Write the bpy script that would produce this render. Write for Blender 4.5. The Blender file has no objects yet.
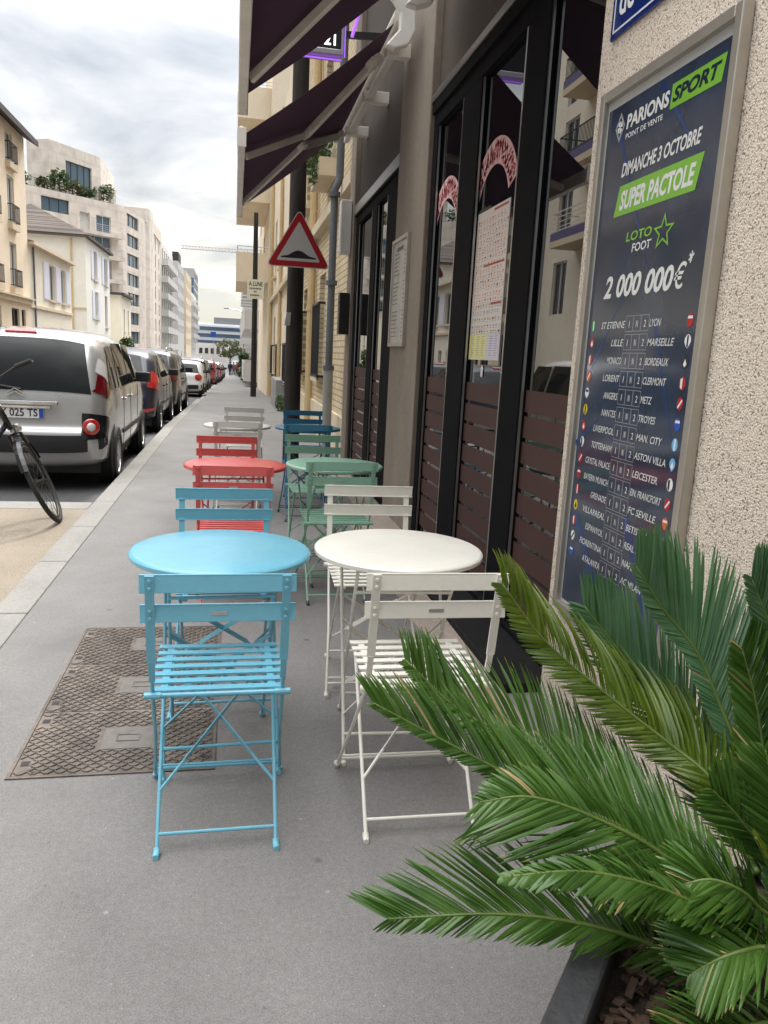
import bpy, math, random
from mathutils import Vector, Matrix
random.seed(7)
SC = bpy.context.scene
C = SC.collection
V = Vector
PI = math.pi

# ------------------------------------------------------------------ camera
FPX = 769.0
CAMH = 1.37
def _cam_axes():
    ey = V((235-384, 350-512, FPX)).normalized()
    ez = -V((185-384, 4600-512, FPX)); ez = (ez - ey*ez.dot(ey)).normalized()
    ex = ey.cross(ez)
    return ex, ey, ez
EX, EY, EZ = _cam_axes()
def w2(v): return V((EX.dot(v), EY.dot(v), EZ.dot(v)))
r_, u_, b_ = w2(V((1,0,0))), w2(V((0,-1,0))), w2(V((0,0,-1)))
cam = bpy.data.cameras.new('camera'); co = bpy.data.objects.new('camera', cam); C.objects.link(co)
co.matrix_world = Matrix(((r_.x,u_.x,b_.x,0),(r_.y,u_.y,b_.y,0),(r_.z,u_.z,b_.z,CAMH),(0,0,0,1)))
cam.sensor_fit = 'VERTICAL'; cam.sensor_height = 36.0; cam.lens = 36.0*FPX/1024.0
cam.clip_start = 0.05; cam.clip_end = 3000
SC.camera = co

# ------------------------------------------------------------------ world, sun, exposure
SUN_EL, SUN_AZ = math.radians(46), math.radians(14)     # azimuth from +Y towards +X
wd = bpy.data.worlds.new("World"); SC.world = wd; wd.use_nodes = True
nt = wd.node_tree; nt.nodes.clear()
def nn(t, **k):
    n = nt.nodes.new(t)
    for a, b in k.items(): setattr(n, a, b)
    return n
out = nn('ShaderNodeOutputWorld'); bg = nn('ShaderNodeBackground'); bg.inputs['Strength'].default_value = 0.1
sky = nn('ShaderNodeTexSky', sky_type='NISHITA', sun_disc=False, sun_elevation=SUN_EL, sun_rotation=SUN_AZ)
tc = nn('ShaderNodeTexCoord'); sep = nn('ShaderNodeSeparateXYZ')
L = nt.links.new
L(tc.outputs['Generated'], sep.inputs[0])
def mth(op, a, b=None, clamp=False):
    m = nn('ShaderNodeMath', operation=op); m.use_clamp = clamp
    for i, x in enumerate((a, b)):
        if x is None: continue
        if isinstance(x, (int, float)): m.inputs[i].default_value = x
        else: L(x, m.inputs[i])
    return m.outputs[0]
zc = mth('MAXIMUM', sep.outputs[2], 0.0)
zz = mth('ADD', zc, 0.16)
comb = nn('ShaderNodeCombineXYZ')
L(mth('DIVIDE', sep.outputs[0], zz), comb.inputs[0]); L(mth('DIVIDE', sep.outputs[1], zz), comb.inputs[1])
noi = nn('ShaderNodeTexNoise'); noi.inputs['Scale'].default_value = 1.15; noi.inputs['Detail'].default_value = 7; noi.inputs['Roughness'].default_value = .55
noi.inputs['Distortion'].default_value = .35
L(comb.outputs[0], noi.inputs['Vector'])
cr = nn('ShaderNodeValToRGB'); cr.color_ramp.elements[0].position = .40; cr.color_ramp.elements[1].position = .60
cr.color_ramp.elements[0].color = (.53,.555,.595,1); cr.color_ramp.elements[1].color = (1.0,.99,.98,1)
e = cr.color_ramp.elements.new(.5); e.color = (.74,.75,.765,1)
L(noi.outputs['Fac'], cr.inputs[0])
# warm bright band low over the horizon, brighter vault overhead (overcast sky)
hz = nn('ShaderNodeValToRGB'); hz.color_ramp.elements[0].position = 0.0; hz.color_ramp.elements[1].position = .22
hz.color_ramp.elements[0].color = (1.42,1.28,1.02,1); hz.color_ramp.elements[1].color = (1,1,1,1)
e = hz.color_ramp.elements.new(.06); e.color = (1.46,1.38,1.20,1)
L(zc, hz.inputs[0])
vault = mth('ADD', .45, mth('MULTIPLY', mth('POWER', zc, 3.4), 6.2))
mx = nn('ShaderNodeMix', data_type='RGBA', blend_type='MULTIPLY'); mx.inputs[0].default_value = 1
L(cr.outputs[0], mx.inputs[6]); L(hz.outputs[0], mx.inputs[7])
sc_ = nn('ShaderNodeVectorMath', operation='SCALE'); L(mx.outputs[2], sc_.inputs[0]); side = mth('ADD', .86, mth('MULTIPLY', sep.outputs[1], .42))     # the cloud is thinner up the street, towards the sun
L(mth('MULTIPLY', mth('MULTIPLY', vault, side), 6.6), sc_.inputs['Scale'])
fin = nn('ShaderNodeMix', data_type='RGBA'); fin.inputs[0].default_value = .93
L(sky.outputs[0], fin.inputs[6]); L(sc_.outputs[0], fin.inputs[7])
L(fin.outputs[2], bg.inputs['Color']); L(bg.outputs[0], out.inputs[0])

sd = bpy.data.lights.new('sun', 'SUN'); sd.energy = 1.5; sd.angle = math.radians(12); sd.color = (1,.95,.88)
so = bpy.data.objects.new('sun', sd); C.objects.link(so)
sdir = V((math.sin(SUN_AZ)*math.cos(SUN_EL), math.cos(SUN_AZ)*math.cos(SUN_EL), math.sin(SUN_EL)))
so.rotation_euler = sdir.to_track_quat('Z', 'Y').to_euler()
SC.view_settings.view_transform = 'Standard'; SC.view_settings.look = 'None'
SC.view_settings.exposure = 1.4; SC.view_settings.gamma = 1.0; SC.view_settings.use_curve_mapping = False
SC.cycles.max_bounces = 8; SC.cycles.use_denoising = True

# ------------------------------------------------------------------ materials
MATS = {}
def srgb(r, g, b):
    f = lambda c: (c/255/12.92) if c/255 <= .04045 else ((c/255+.055)/1.055)**2.4
    return (f(r), f(g), f(b))
STAIN = {}
def mat(name, col, rough=.6, metal=0.0, noise=None, bump=None, spec=.5, coat=0.0, emit=None, speck=None, ior=None, stretch=None):
    m = bpy.data.materials.new(name); m.use_nodes = True; MATS[name] = m
    t = m.node_tree; p = t.nodes['Principled BSDF']
    p.inputs['Roughness'].default_value = rough; p.inputs['Metallic'].default_value = metal
    p.inputs['Specular IOR Level'].default_value = spec
    p.inputs['Coat Weight'].default_value = coat; p.inputs['Coat Roughness'].default_value = .03
    if ior: p.inputs['IOR'].default_value = ior
    p.inputs['Base Color'].default_value = (*col, 1)
    if emit: p.inputs['Emission Color'].default_value = (*emit[0],1); p.inputs['Emission Strength'].default_value = emit[1]
    tcn = None
    def coord():
        nonlocal tcn
        if tcn is None:
            tn = t.nodes.new('ShaderNodeTexCoord'); tcn = tn.outputs['Object']
            if stretch:
                mp = t.nodes.new('ShaderNodeMapping'); mp.inputs['Scale'].default_value = stretch
                t.links.new(tcn, mp.inputs[0]); tcn = mp.outputs[0]
        return tcn
    last = None
    if noise:                                    # (scale, amount[, second scale])
        for k, (s, amt) in enumerate(noise if isinstance(noise, list) else [noise]):
            n = t.nodes.new('ShaderNodeTexNoise'); n.inputs['Scale'].default_value = s; n.inputs['Detail'].default_value = 6
            n.inputs['Roughness'].default_value = .65
            t.links.new(coord(), n.inputs['Vector'])
            r = t.nodes.new('ShaderNodeMapRange'); r.inputs[1].default_value = .3; r.inputs[2].default_value = .7
            r.inputs[3].default_value = 1-amt; r.inputs[4].default_value = 1+amt
            t.links.new(n.outputs['Fac'], r.inputs[0])
            mm = t.nodes.new('ShaderNodeMix'); mm.data_type = 'RGBA'; mm.blend_type = 'MULTIPLY'; mm.inputs[0].default_value = 1
            if last is None: mm.inputs[6].default_value = (*col, 1)
            else: t.links.new(last, mm.inputs[6])
            t.links.new(r.outputs[0], mm.inputs[7]); last = mm.outputs[2]
    if speck:                                    # (scale, threshold, colour)
        vo = t.nodes.new('ShaderNodeTexVoronoi'); vo.inputs['Scale'].default_value = speck[0]
        t.links.new(coord(), vo.inputs['Vector'])
        r = t.nodes.new('ShaderNodeMapRange'); r.inputs[1].default_value = speck[1]; r.inputs[2].default_value = speck[1]*1.4
        r.inputs[3].default_value = 1; r.inputs[4].default_value = 0
        t.links.new(vo.outputs['Distance'], r.inputs[0])
        mm = t.nodes.new('ShaderNodeMix'); mm.data_type = 'RGBA'
        t.links.new(r.outputs[0], mm.inputs[0])
        if last is None: mm.inputs[6].default_value = (*col, 1)
        else: t.links.new(last, mm.inputs[6])
        mm.inputs[7].default_value = (*speck[2], 1); last = mm.outputs[2]
    if name in ('asphalt_path','kerb_stone','asphalt_road','gravel_binder'):      # worn dark blotches, gum spots, hairline cracks
        def layer(fac, c):
            nonlocal last
            mm = t.nodes.new('ShaderNodeMix'); mm.data_type = 'RGBA'; t.links.new(fac, mm.inputs[0]); t.links.new(last, mm.inputs[6]); mm.inputs[7].default_value = (*c,1); last = mm.outputs[2]
        n = t.nodes.new('ShaderNodeTexNoise'); n.inputs['Scale'].default_value = 1.1; n.inputs['Detail'].default_value = 8; n.inputs['Roughness'].default_value = .7; n.inputs['Distortion'].default_value = .6
        t.links.new(coord(), n.inputs['Vector'])
        r = t.nodes.new('ShaderNodeMapRange'); r.inputs[1].default_value = .56; r.inputs[2].default_value = .72; r.inputs[3].default_value = 0; r.inputs[4].default_value = .6
        t.links.new(n.outputs['Fac'], r.inputs[0]); layer(r.outputs[0], tuple(x*.62 for x in col))
        for sc2, th, cc, am in ((3.1,.030,tuple(x*.45 for x in col),.75),(5.3,.022,tuple(min(.5,x*1.75) for x in col),.7),(11.0,.03,tuple(x*.5 for x in col),.6)):
            vo = t.nodes.new('ShaderNodeTexVoronoi'); vo.inputs['Scale'].default_value = sc2; t.links.new(coord(), vo.inputs['Vector'])
            r = t.nodes.new('ShaderNodeMapRange'); r.inputs[1].default_value = th; r.inputs[2].default_value = th*1.9; r.inputs[3].default_value = am; r.inputs[4].default_value = 0
            t.links.new(vo.outputs['Distance'], r.inputs[0]); layer(r.outputs[0], cc)
    if last is not None: t.links.new(last, p.inputs['Base Color'])
    if bump:
        n = t.nodes.new('ShaderNodeTexNoise'); n.inputs['Scale'].default_value = bump[0]; n.inputs['Detail'].default_value = 5
        t.links.new(coord(), n.inputs['Vector'])
        b = t.nodes.new('ShaderNodeBump'); b.inputs['Strength'].default_value = bump[1]; b.inputs['Distance'].default_value = bump[2] if len(bump) > 2 else .01
        t.links.new(n.outputs['Fac'], b.inputs['Height']); t.links.new(b.outputs[0], p.inputs['Normal'])
    return m

mat('asphalt_path', (.188,.179,.170), .85, noise=[(2.0,.11),(.45,.12),(230,.36),(60,.14)], bump=(260,.6,.004), speck=(23,.035,(.36,.35,.33)))
mat('asphalt_road', (.078,.077,.078), .85, noise=[(1.2,.18),(120,.3)], bump=(160,.5,.006))
mat('kerb_stone', (.235,.225,.205), .8, noise=[(1.6,.12),(60,.16)], bump=(90,.3,.004))
mat('gravel_binder', (.245,.205,.155), .9, noise=[(2.5,.1),(95,.34)], bump=(110,.8,.008))
mat('cast_iron', (.15,.125,.105), .6, .45, noise=[(2.2,.35),(9,.22),(40,.2)], bump=(60,.3,.003))
mat('lift_hole_shade', (.03,.026,.024), .8)
mat('cover_panel', (.165,.150,.135), .7, .2, noise=[(30,.18)])
def paint(name, c, rough=.34, n=.05): return mat(name, c, rough, noise=[(6,n),(50,n*.6)], bump=(70,.04,.002), spec=.6)
paint('paint_sky_blue', srgb(108,173,194), .24); paint('paint_ivory', srgb(224,220,209), .3); paint('paint_coral', srgb(205,88,84), .28)
paint('paint_mint', srgb(134,176,153), .3); paint('paint_teal', srgb(40,104,132), .3); paint('paint_pale_grey', srgb(196,192,184))
mat('plaque', (.5,.5,.5), .4, .6); mat('foot_rubber_blue', srgb(120,185,205), .6); mat('foot_rubber_white', srgb(215,212,200), .6)
mat('foot_rubber_dark', srgb(60,70,75), .6)
mat('pebble_gap', (.1,.09,.08), .9)
mat('render_brown', (.118,.098,.080), .85, noise=[(1.3,.12),(50,.12)], bump=(120,.35,.004))
mat('render_fascia', (.070,.052,.040), .85, noise=[(1.3,.12),(50,.12)], bump=(120,.3,.004))
mat('pilaster_stone', (.235,.195,.155), .8, noise=[(2.2,.15),(45,.15)], bump=(90,.5,.006), stretch=(1,1,.5))
mat('black_frame', (.009,.009,.010), .7, noise=(5,.2), spec=.06)
mat('alu', (.48,.48,.48), .32, .9, noise=(9,.1)); mat('alu_warm', (.46,.43,.38), .38, .75, noise=(9,.1))
mat('brushed_beam', (.42,.40,.38), .35, .85, noise=[(3,.2)], stretch=(1,.2,3))
mat('film_brown', (.062,.026,.022), .6, noise=(3,.08))
mat('sill_black', (.014,.013,.013), .7, noise=(8,.3), spec=.15)
mat('step_stone', (.33,.27,.225), .8, noise=[(4,.15),(50,.15)], bump=(60,.3,.004))
mat('poster_navy', (.034,.047,.078), .10, spec=.5, noise=[(1.2,.35),(5,.2)], ior=1.7)
mat('poster_streak', (.022,.05,.15), .12, noise=[(3,.4)]); mat('poster_green', srgb(118,172,62), .15); mat('poster_white', (.66,.66,.64), .2)
mat('poster_text_dark', (.012,.02,.04), .2)
mat('poster_margin', (.42,.42,.41), .25)
for n_, c_ in dict(red=(170,30,40), blue=(40,80,170), yellow=(215,190,40), white=(225,225,225), green=(40,140,80), orange=(200,100,40), skyb=(110,170,215), dark=(40,40,50)).items():
    mat('crest_'+n_, srgb(*c_), .25)
mat('plate_blue', srgb(20,44,110), .18, noise=(4,.06), coat=.5); mat('enamel_white', (.8,.8,.8), .2)
mat('paper', (.72,.71,.68), .35); mat('paper_dim', (.42,.40,.36), .4, noise=(9,.25)); mat('paper_pink', srgb(234,222,216), .35); mat('paper_yellow', srgb(226,224,160), .35); mat('paper_lilac', srgb(214,208,226), .35)
mat('ink_red', srgb(175,45,40), .4); mat('ink_dark', srgb(60,50,48), .4); mat('ink_orange', srgb(214,130,80), .4); mat('ink_tan', srgb(205,165,130), .4)
mat('letter_red', srgb(165,35,50), .4); mat('letter_pink', srgb(235,195,195), .4)
mat('awning_cloth', (.082,.034,.072), .85, noise=[(2,.15)], stretch=(1,40,1), bump=(30,.1,.003)); mat('awning_metal', (.74,.70,.63), .5, .0, noise=(6,.1)); mat('plastic_white', (.76,.74,.70), .4, noise=(6,.08))
mat('sign_black', (.012,.012,.014), .25); mat('led_white', (.8,.8,.8), .4, emit=((1,1,1),.7)); mat('led_red', (.5,.02,.02), .4, emit=((1,.05,.03),.6))
mat('neon_purple', (.35,.1,.7), .4, emit=((.36,.12,.9),.45))
mat('wood_pole', (.030,.024,.019), .85, noise=[(4,.3),(40,.3)], bump=(30,.5,.01), stretch=(1,1,.08))
mat('sign_red', srgb(190,20,35), .35); mat('sign_white', (.70,.70,.70), .35); mat('sign_blackf', (.012,.012,.012), .4); mat('sign_cream', srgb(225,222,200), .5)
mat('dark_metal', (.03,.028,.026), .5, .4, noise=(6,.2)); mat('pipe_grey', (.10,.11,.125), .5, noise=(5,.2)); mat('pipe_beige', srgb(200,175,130), .6, noise=(5,.1))
mat('steel', (.55,.55,.55), .25, 1.0); mat('grey_box', (.30,.30,.29), .5, noise=(5,.1))
mat('black_rubber', (.014,.014,.014), .75, noise=(30,.2)); mat('black_gloss', (.010,.010,.011), .22); mat('black_matt', (.015,.015,.016), .6)
mat('soil', (.030,.019,.013), .95, noise=(30,.4), bump=(40,1,.02)); mat('bark', (.060,.032,.020), .85, noise=[(8,.4),(40,.3)], bump=(40,.6,.006)); mat('bark_pale', (.36,.25,.14), .8, noise=(14,.3))
mat('planter_dark', (.028,.028,.029), .6, noise=[(6,.25),(60,.3)], bump=(80,.4,.004), speck=(14,.05,(.5,.5,.48)))
# foliage: principled + translucency
def leafmat(name, c, c2, tr=.25, rough=.38, scale=9):
    m = bpy.data.materials.new(name); m.use_nodes = True; MATS[name] = m; t = m.node_tree
    p = t.nodes['Principled BSDF']; p.inputs['Roughness'].default_value = rough
    n = t.nodes.new('ShaderNodeTexNoise'); n.inputs['Scale'].default_value = scale; n.inputs['Detail'].default_value = 4
    tn = t.nodes.new('ShaderNodeTexCoord'); t.links.new(tn.outputs['Object'], n.inputs['Vector'])
    r = t.nodes.new('ShaderNodeValToRGB'); r.color_ramp.elements[0].position = .35; r.color_ramp.elements[1].position = .65
    r.color_ramp.elements[0].color = (*c,1); r.color_ramp.elements[1].color = (*c2,1)
    t.links.new(n.outputs['Fac'], r.inputs[0]); t.links.new(r.outputs[0], p.inputs['Base Color'])
    tl = t.nodes.new('ShaderNodeBsdfTranslucent'); t.links.new(r.outputs[0], tl.inputs['Color'])
    ms = t.nodes.new('ShaderNodeMixShader'); ms.inputs[0].default_value = tr
    t.links.new(p.outputs[0], ms.inputs[1]); t.links.new(tl.outputs[0], ms.inputs[2]); t.links.new(ms.outputs[0], t.nodes['Material Output'].inputs[0])
    return m
leafmat('cycad_leaf', (.038,.100,.014), (.078,.165,.026), .25, .30)
leafmat('cycad_leaf_blue', (.045,.118,.042), (.075,.170,.068), .22, .40)
leafmat('cycad_leaf_lime_lit', (.07,.125,.008), (.13,.19,.018), .40, .33)  # brighter yellow-green leaf, the lit look of the arched frond put into its colour
leafmat('rachis_green', (.065,.115,.018), (.11,.16,.03), .05, .45)
mat('leaf_dry', (.30,.22,.09), .6, noise=(20,.2)); mat('leaf_tip', (.16,.17,.03), .5)
leafmat('shrub_leaf', (.035,.075,.018), (.085,.13,.035), .25, .6, 3)
leafmat('shrub_leaf_olive', (.06,.075,.02), (.14,.135,.045), .25, .6, 3)
mat('trunk_bark', (.045,.032,.022), .9, noise=(8,.3))
# pebble-dash
def pebble():
    m = bpy.data.materials.new('pebble_dash'); m.use_nodes = True; MATS['pebble_dash'] = m; t = m.node_tree
    p = t.nodes['Principled BSDF']; p.inputs['Roughness'].default_value = .85
    tn = t.nodes.new('ShaderNodeTexCoord')
    vo = t.nodes.new('ShaderNodeTexVoronoi'); vo.inputs['Scale'].default_value = 190; t.links.new(tn.outputs['Object'], vo.inputs['Vector'])
    vs = t.nodes.new('ShaderNodeTexVoronoi'); vs.feature = 'SMOOTH_F1'; vs.inputs['Scale'].default_value = 190; t.links.new(tn.outputs['Object'], vs.inputs['Vector'])
    sx = t.nodes.new('ShaderNodeSeparateColor'); t.links.new(vo.outputs['Color'], sx.inputs[0])
    r = t.nodes.new('ShaderNodeValToRGB')
    r.color_ramp.elements[0].color = (.54,.455,.37,1); r.color_ramp.elements[1].color = (.74,.655,.555,1)
    e = r.color_ramp.elements.new(.06); e.color = (.20,.155,.12,1); e = r.color_ramp.elements.new(.12); e.color = (.60,.51,.415,1)
    t.links.new(sx.outputs[0], r.inputs[0])
    n = t.nodes.new('ShaderNodeTexNoise'); n.inputs['Scale'].default_value = 110; n.inputs['Detail'].default_value = 4; t.links.new(tn.outputs['Object'], n.inputs['Vector'])
    g = t.nodes.new('ShaderNodeMapRange'); g.inputs[1].default_value = .36; g.inputs[2].default_value = .42; g.inputs[3].default_value = .42; g.inputs[4].default_value = 1
    t.links.new(n.outputs['Fac'], g.inputs[0])
    mm = t.nodes.new('ShaderNodeMix'); mm.data_type = 'RGBA'; mm.blend_type = 'MULTIPLY'; mm.inputs[0].default_value = 1
    t.links.new(r.outputs[0], mm.inputs[6]); t.links.new(g.outputs[0], mm.inputs[7])
    t.links.new(mm.outputs[2], p.inputs['Base Color'])
    b = t.nodes.new('ShaderNodeBump'); b.inputs['Strength'].default_value = .65; b.inputs['Distance'].default_value = .006; b.invert = True
    t.links.new(vs.outputs['Distance'], b.inputs['Height']); t.links.new(b.outputs[0], p.inputs['Normal'])
pebble()
# brick courses
def brickmat(name, c1, c2, mortar, sx, sy, axis='YZ'):
    m = bpy.data.materials.new(name); m.use_nodes = True; MATS[name] = m; t = m.node_tree
    p = t.nodes['Principled BSDF']; p.inputs['Roughness'].default_value = .85
    tn = t.nodes.new('ShaderNodeTexCoord'); s = t.nodes.new('ShaderNodeSeparateXYZ'); cb = t.nodes.new('ShaderNodeCombineXYZ')
    t.links.new(tn.outputs['Object'], s.inputs[0])
    t.links.new(s.outputs['XYZ'.index(axis[0])], cb.inputs[0]); t.links.new(s.outputs['XYZ'.index(axis[1])], cb.inputs[1])
    br = t.nodes.new('ShaderNodeTexBrick'); br.inputs['Color1'].default_value = (*c1,1); br.inputs['Color2'].default_value = (*c2,1); br.inputs['Mortar'].default_value = (*mortar,1)
    br.inputs['Scale'].default_value = 1; br.inputs['Brick Width'].default_value = sx; br.inputs['Row Height'].default_value = sy; br.inputs['Mortar Size'].default_value = sy*.11
    t.links.new(cb.outputs[0], br.inputs['Vector'])
    n = t.nodes.new('ShaderNodeTexNoise'); n.inputs['Scale'].default_value = .8; n.inputs['Detail'].default_value = 6; t.links.new(tn.outputs['Object'], n.inputs['Vector'])
    r = t.nodes.new('ShaderNodeMapRange'); r.inputs[1].default_value = .3; r.inputs[2].default_value = .7; r.inputs[3].default_value = .86; r.inputs[4].default_value = 1.12
    t.links.new(n.outputs['Fac'], r.inputs[0])
    mm = t.nodes.new('ShaderNodeMix'); mm.data_type = 'RGBA'; mm.blend_type = 'MULTIPLY'; mm.inputs[0].default_value = 1
    t.links.new(br.outputs[0], mm.inputs[6]); t.links.new(r.outputs[0], mm.inputs[7]); t.links.new(mm.outputs[2], p.inputs['Base Color'])
    b = t.nodes.new('ShaderNodeBump'); b.inputs['Strength'].default_value = .5; b.inputs['Distance'].default_value = .01; b.invert = True
    t.links.new(br.outputs['Fac'], b.inputs['Height']); t.links.new(b.outputs[0], p.inputs['Normal'])
brickmat('beige_brick', srgb(216,198,164), srgb(202,182,146), srgb(158,140,110), .24, .085)
brickmat('stone_panels', srgb(224,213,200), srgb(222,210,197), srgb(216,204,190), 1.6, 1.4)
brickmat('roof_tile', srgb(104,92,82), srgb(82,72,66), srgb(58,52,48), .35, .3, 'YZ')
def wallmat(name, c, amt=.06): return mat(name, c, .88, noise=[(.35,amt),(3,amt*.7)], bump=(25,.15,.01))
wallmat('wall_tan', srgb(226,209,184)); wallmat('wall_beige', srgb(224,215,197)); wallmat('wall_white', srgb(232,229,219)); wallmat('wall_cream', srgb(230,221,202))
wallmat('wall_grey', srgb(188,186,184)); wallmat('wall_ochre', srgb(214,199,172)); wallmat('wall_pale', srgb(222,218,212)); wallmat('wall_far_beige', srgb(227,212,187))
wallmat('trim_stone', srgb(206,190,164)); mat('shutter_lilac', srgb(222,222,232), .6, noise=(4,.05)); mat('frame_dark', (.03,.03,.033), .5); mat('frame_white', (.66,.66,.66), .5)
mat('rail_dark', (.025,.027,.03), .5, .3); mat('rail_white', (.6,.59,.57), .5); mat('rail_purple', srgb(84,74,120), .5); mat('roof_dark', (.045,.04,.04), .7, noise=(3,.2)); mat('zinc', (.28,.29,.30), .5, .5, noise=(2,.15))
def glassmat(name, c, rough=.02, ior=1.52, spec=.5): return mat(name, c, rough, 0, spec=spec, ior=ior)
glassmat('shop_glass', (.006,.006,.007), .0, 2.5); glassmat('pane_dark', (.03,.036,.042), .04); glassmat('pane_blue', (.09,.14,.18), .05, 1.6)
glassmat('pane_tower', (.09,.16,.26), .08, 1.6); glassmat('car_glass', (.010,.012,.012), .01, 1.42, .35); mat('curtain', (.55,.53,.5), .8)
mat('car_silver', (.42,.415,.40), .34, .45, noise=(40,.03), coat=1.0); mat('car_navy', (.008,.011,.028), .35, .1, coat=.45); mat('car_graphite', (.045,.043,.040), .35, .4, coat=.6)
mat('car_white', (.70,.70,.69), .3, coat=1.0); mat('car_black', (.010,.010,.011), .25, coat=1.0); mat('car_red', (.24,.016,.016), .3, coat=1.0); mat('car_grey', (.22,.22,.225), .3, .6, coat=1.0)
mat('lamp_red', (.36,.012,.014), .12, coat=1.0, emit=((1,.03,.03),.02)); mat('lamp_clear', (.62,.60,.58), .1, coat=1.0); mat('lamp_dark_red', (.13,.006,.008), .12, coat=1.0)
mat('chrome', (.75,.75,.75), .12, 1.0); mat('rim_alloy', (.42,.42,.42), .3, .9); mat('plate_white', (.72,.72,.72), .35); mat('eu_blue', srgb(30,70,170), .35)
mat('skin', srgb(190,140,115), .6); mat('hair', (.02,.015,.012), .6); mat('cloth_black', (.014,.014,.016), .85); mat('cloth_red', srgb(150,60,60), .85); mat('cloth_blue', srgb(90,110,150), .85); mat('cloth_denim', srgb(60,70,95), .85)
mat('office_white', srgb(218,222,226), .6); mat('crane_red', srgb(215,205,200), .6); mat('grass', (.05,.09,.025), .9)

# ------------------------------------------------------------------ mesh builder
def frame_of(d, up=V((0,0,1))):
    d = d.normalized()
    if abs(d.dot(up)) > .98: up = V((0,1,0)) if abs(d.y) < .9 else V((1,0,0))
    s = d.cross(up).normalized(); return d, s, s.cross(d).normalized()
class MB:
    def __init__(s): s.v = []; s.f = []; s.m = []; s.slot = 0
    def add(s, vs, fs):
        o = len(s.v); s.v += [V(x) for x in vs]
        for f in fs: s.f.append([o+i for i in f]); s.m.append(s.slot)
        return s
    def box(s, x0, x1, y0, y1, z0, z1):
        return s.add([(x0,y0,z0),(x1,y0,z0),(x1,y1,z0),(x0,y1,z0),(x0,y0,z1),(x1,y0,z1),(x1,y1,z1),(x0,y1,z1)],
              [(0,3,2,1),(4,5,6,7),(0,1,5,4),(1,2,6,5),(2,3,7,6),(3,0,4,7)])
    def obox(s, c, ax, ay, az):            # oriented box: half vectors
        c, ax, ay, az = V(c), V(ax), V(ay), V(az)
        return s.add([c-ax-ay-az, c+ax-ay-az, c+ax+ay-az, c-ax+ay-az, c-ax-ay+az, c+ax-ay+az, c+ax+ay+az, c-ax+ay+az],
              [(0,3,2,1),(4,5,6,7),(0,1,5,4),(1,2,6,5),(2,3,7,6),(3,0,4,7)])
    def bar(s, p, q, w, t, up=V((0,0,1))):
        p, q = V(p), V(q); d, a, b = frame_of(q-p, V(up))
        return s.obox((p+q)/2, (q-p)/2, a*w/2, b*t/2)
    def tube(s, pts, r, n=8, cap=True):
        pts = [V(p) for p in pts]; rs = r if isinstance(r, (list, tuple)) else [r]*len(pts)
        base = len(s.v); prev = None
        for i, p in enumerate(pts):
            d = (pts[min(i+1,len(pts)-1)] - pts[max(i-1,0)])
            d, a, b = frame_of(d)
            if prev is not None:
                a = (prev - d*prev.dot(d)); a = a.normalized() if a.length > 1e-6 else frame_of(d)[1]
                b = a.cross(d)
            prev = a
            for k in range(n):
                t = 2*PI*k/n; s.v.append(p + (a*math.cos(t)+b*math.sin(t))*rs[i])
        for i in range(len(pts)-1):
            for k in range(n):
                k2 = (k+1) % n
                s.f.append([base+i*n+k, base+i*n+k2, base+(i+1)*n+k2, base+(i+1)*n+k]); s.m.append(s.slot)
        if cap:
            s.f.append([base+k for k in range(n)][::-1]); s.m.append(s.slot)
            s.f.append([base+(len(pts)-1)*n+k for k in range(n)]); s.m.append(s.slot)
        return s
    def lathe(s, prof, n=24, c=(0,0,0), axis=V((0,0,1)), capped=True):   # prof: (r, h)
        c = V(c); d, a, b = frame_of(V(axis)); base = len(s.v)
        for r, h in prof:
            for k in range(n):
                t = 2*PI*k/n; s.v.append(c + d*h + (a*math.cos(t)+b*math.sin(t))*r)
        for i in range(len(prof)-1):
            for k in range(n):
                k2 = (k+1) % n
                s.f.append([base+i*n+k, base+i*n+k2, base+(i+1)*n+k2, base+(i+1)*n+k]); s.m.append(s.slot)
        if capped:
            s.f.append([base+k for k in range(n)][::-1]); s.m.append(s.slot)
            s.f.append([base+(len(prof)-1)*n+k for k in range(n)]); s.m.append(s.slot)
        return s
    def ring(s, c, axis, R, r, n=40, m=10):
        c = V(c); d, a, b = frame_of(V(axis)); base = len(s.v)
        for i in range(n):
            t = 2*PI*i/n; e = a*math.cos(t)+b*math.sin(t)
            for j in range(m):
                u = 2*PI*j/m; s.v.append(c + e*(R+r*math.cos(u)) + d*r*math.sin(u))
        for i in range(n):
            for j in range(m):
                i2, j2 = (i+1)%n, (j+1)%m
                s.f.append([base+i*m+j, base+i2*m+j, base+i2*m+j2, base+i*m+j2]); s.m.append(s.slot)
        return s
    def prism(s, poly, o, a, b, n, t):      # 2D polygon in plane (o; a,b), extruded t along n
        o, a, b, n = V(o), V(a), V(b), V(n); k = len(poly)
        lo = [o + a*x + b*y for x, y in poly]; hi = [p + n*t for p in lo]
        return s.add(lo+hi, [tuple(range(k))[::-1], tuple(range(k, 2*k))] + [(i, (i+1)%k, k+(i+1)%k, k+i) for i in range(k)])
    def sphere(s, c, rx, ry=None, rz=None, n=12, m=8):
        ry = ry or rx; rz = rz or rx; c = V(c)
        base = len(s.v)
        for i in range(m+1):
            ph = PI*i/m
            for k in range(n):
                t = 2*PI*k/n; s.v.append(c + V((rx*math.sin(ph)*math.cos(t), ry*math.sin(ph)*math.sin(t), rz*math.cos(ph))))
        for i in range(m):
            for k in range(n):
                k2 = (k+1)%n; s.f.append([base+i*n+k, base+(i+1)*n+k, base+(i+1)*n+k2, base+i*n+k2]); s.m.append(s.slot)
        return s
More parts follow.
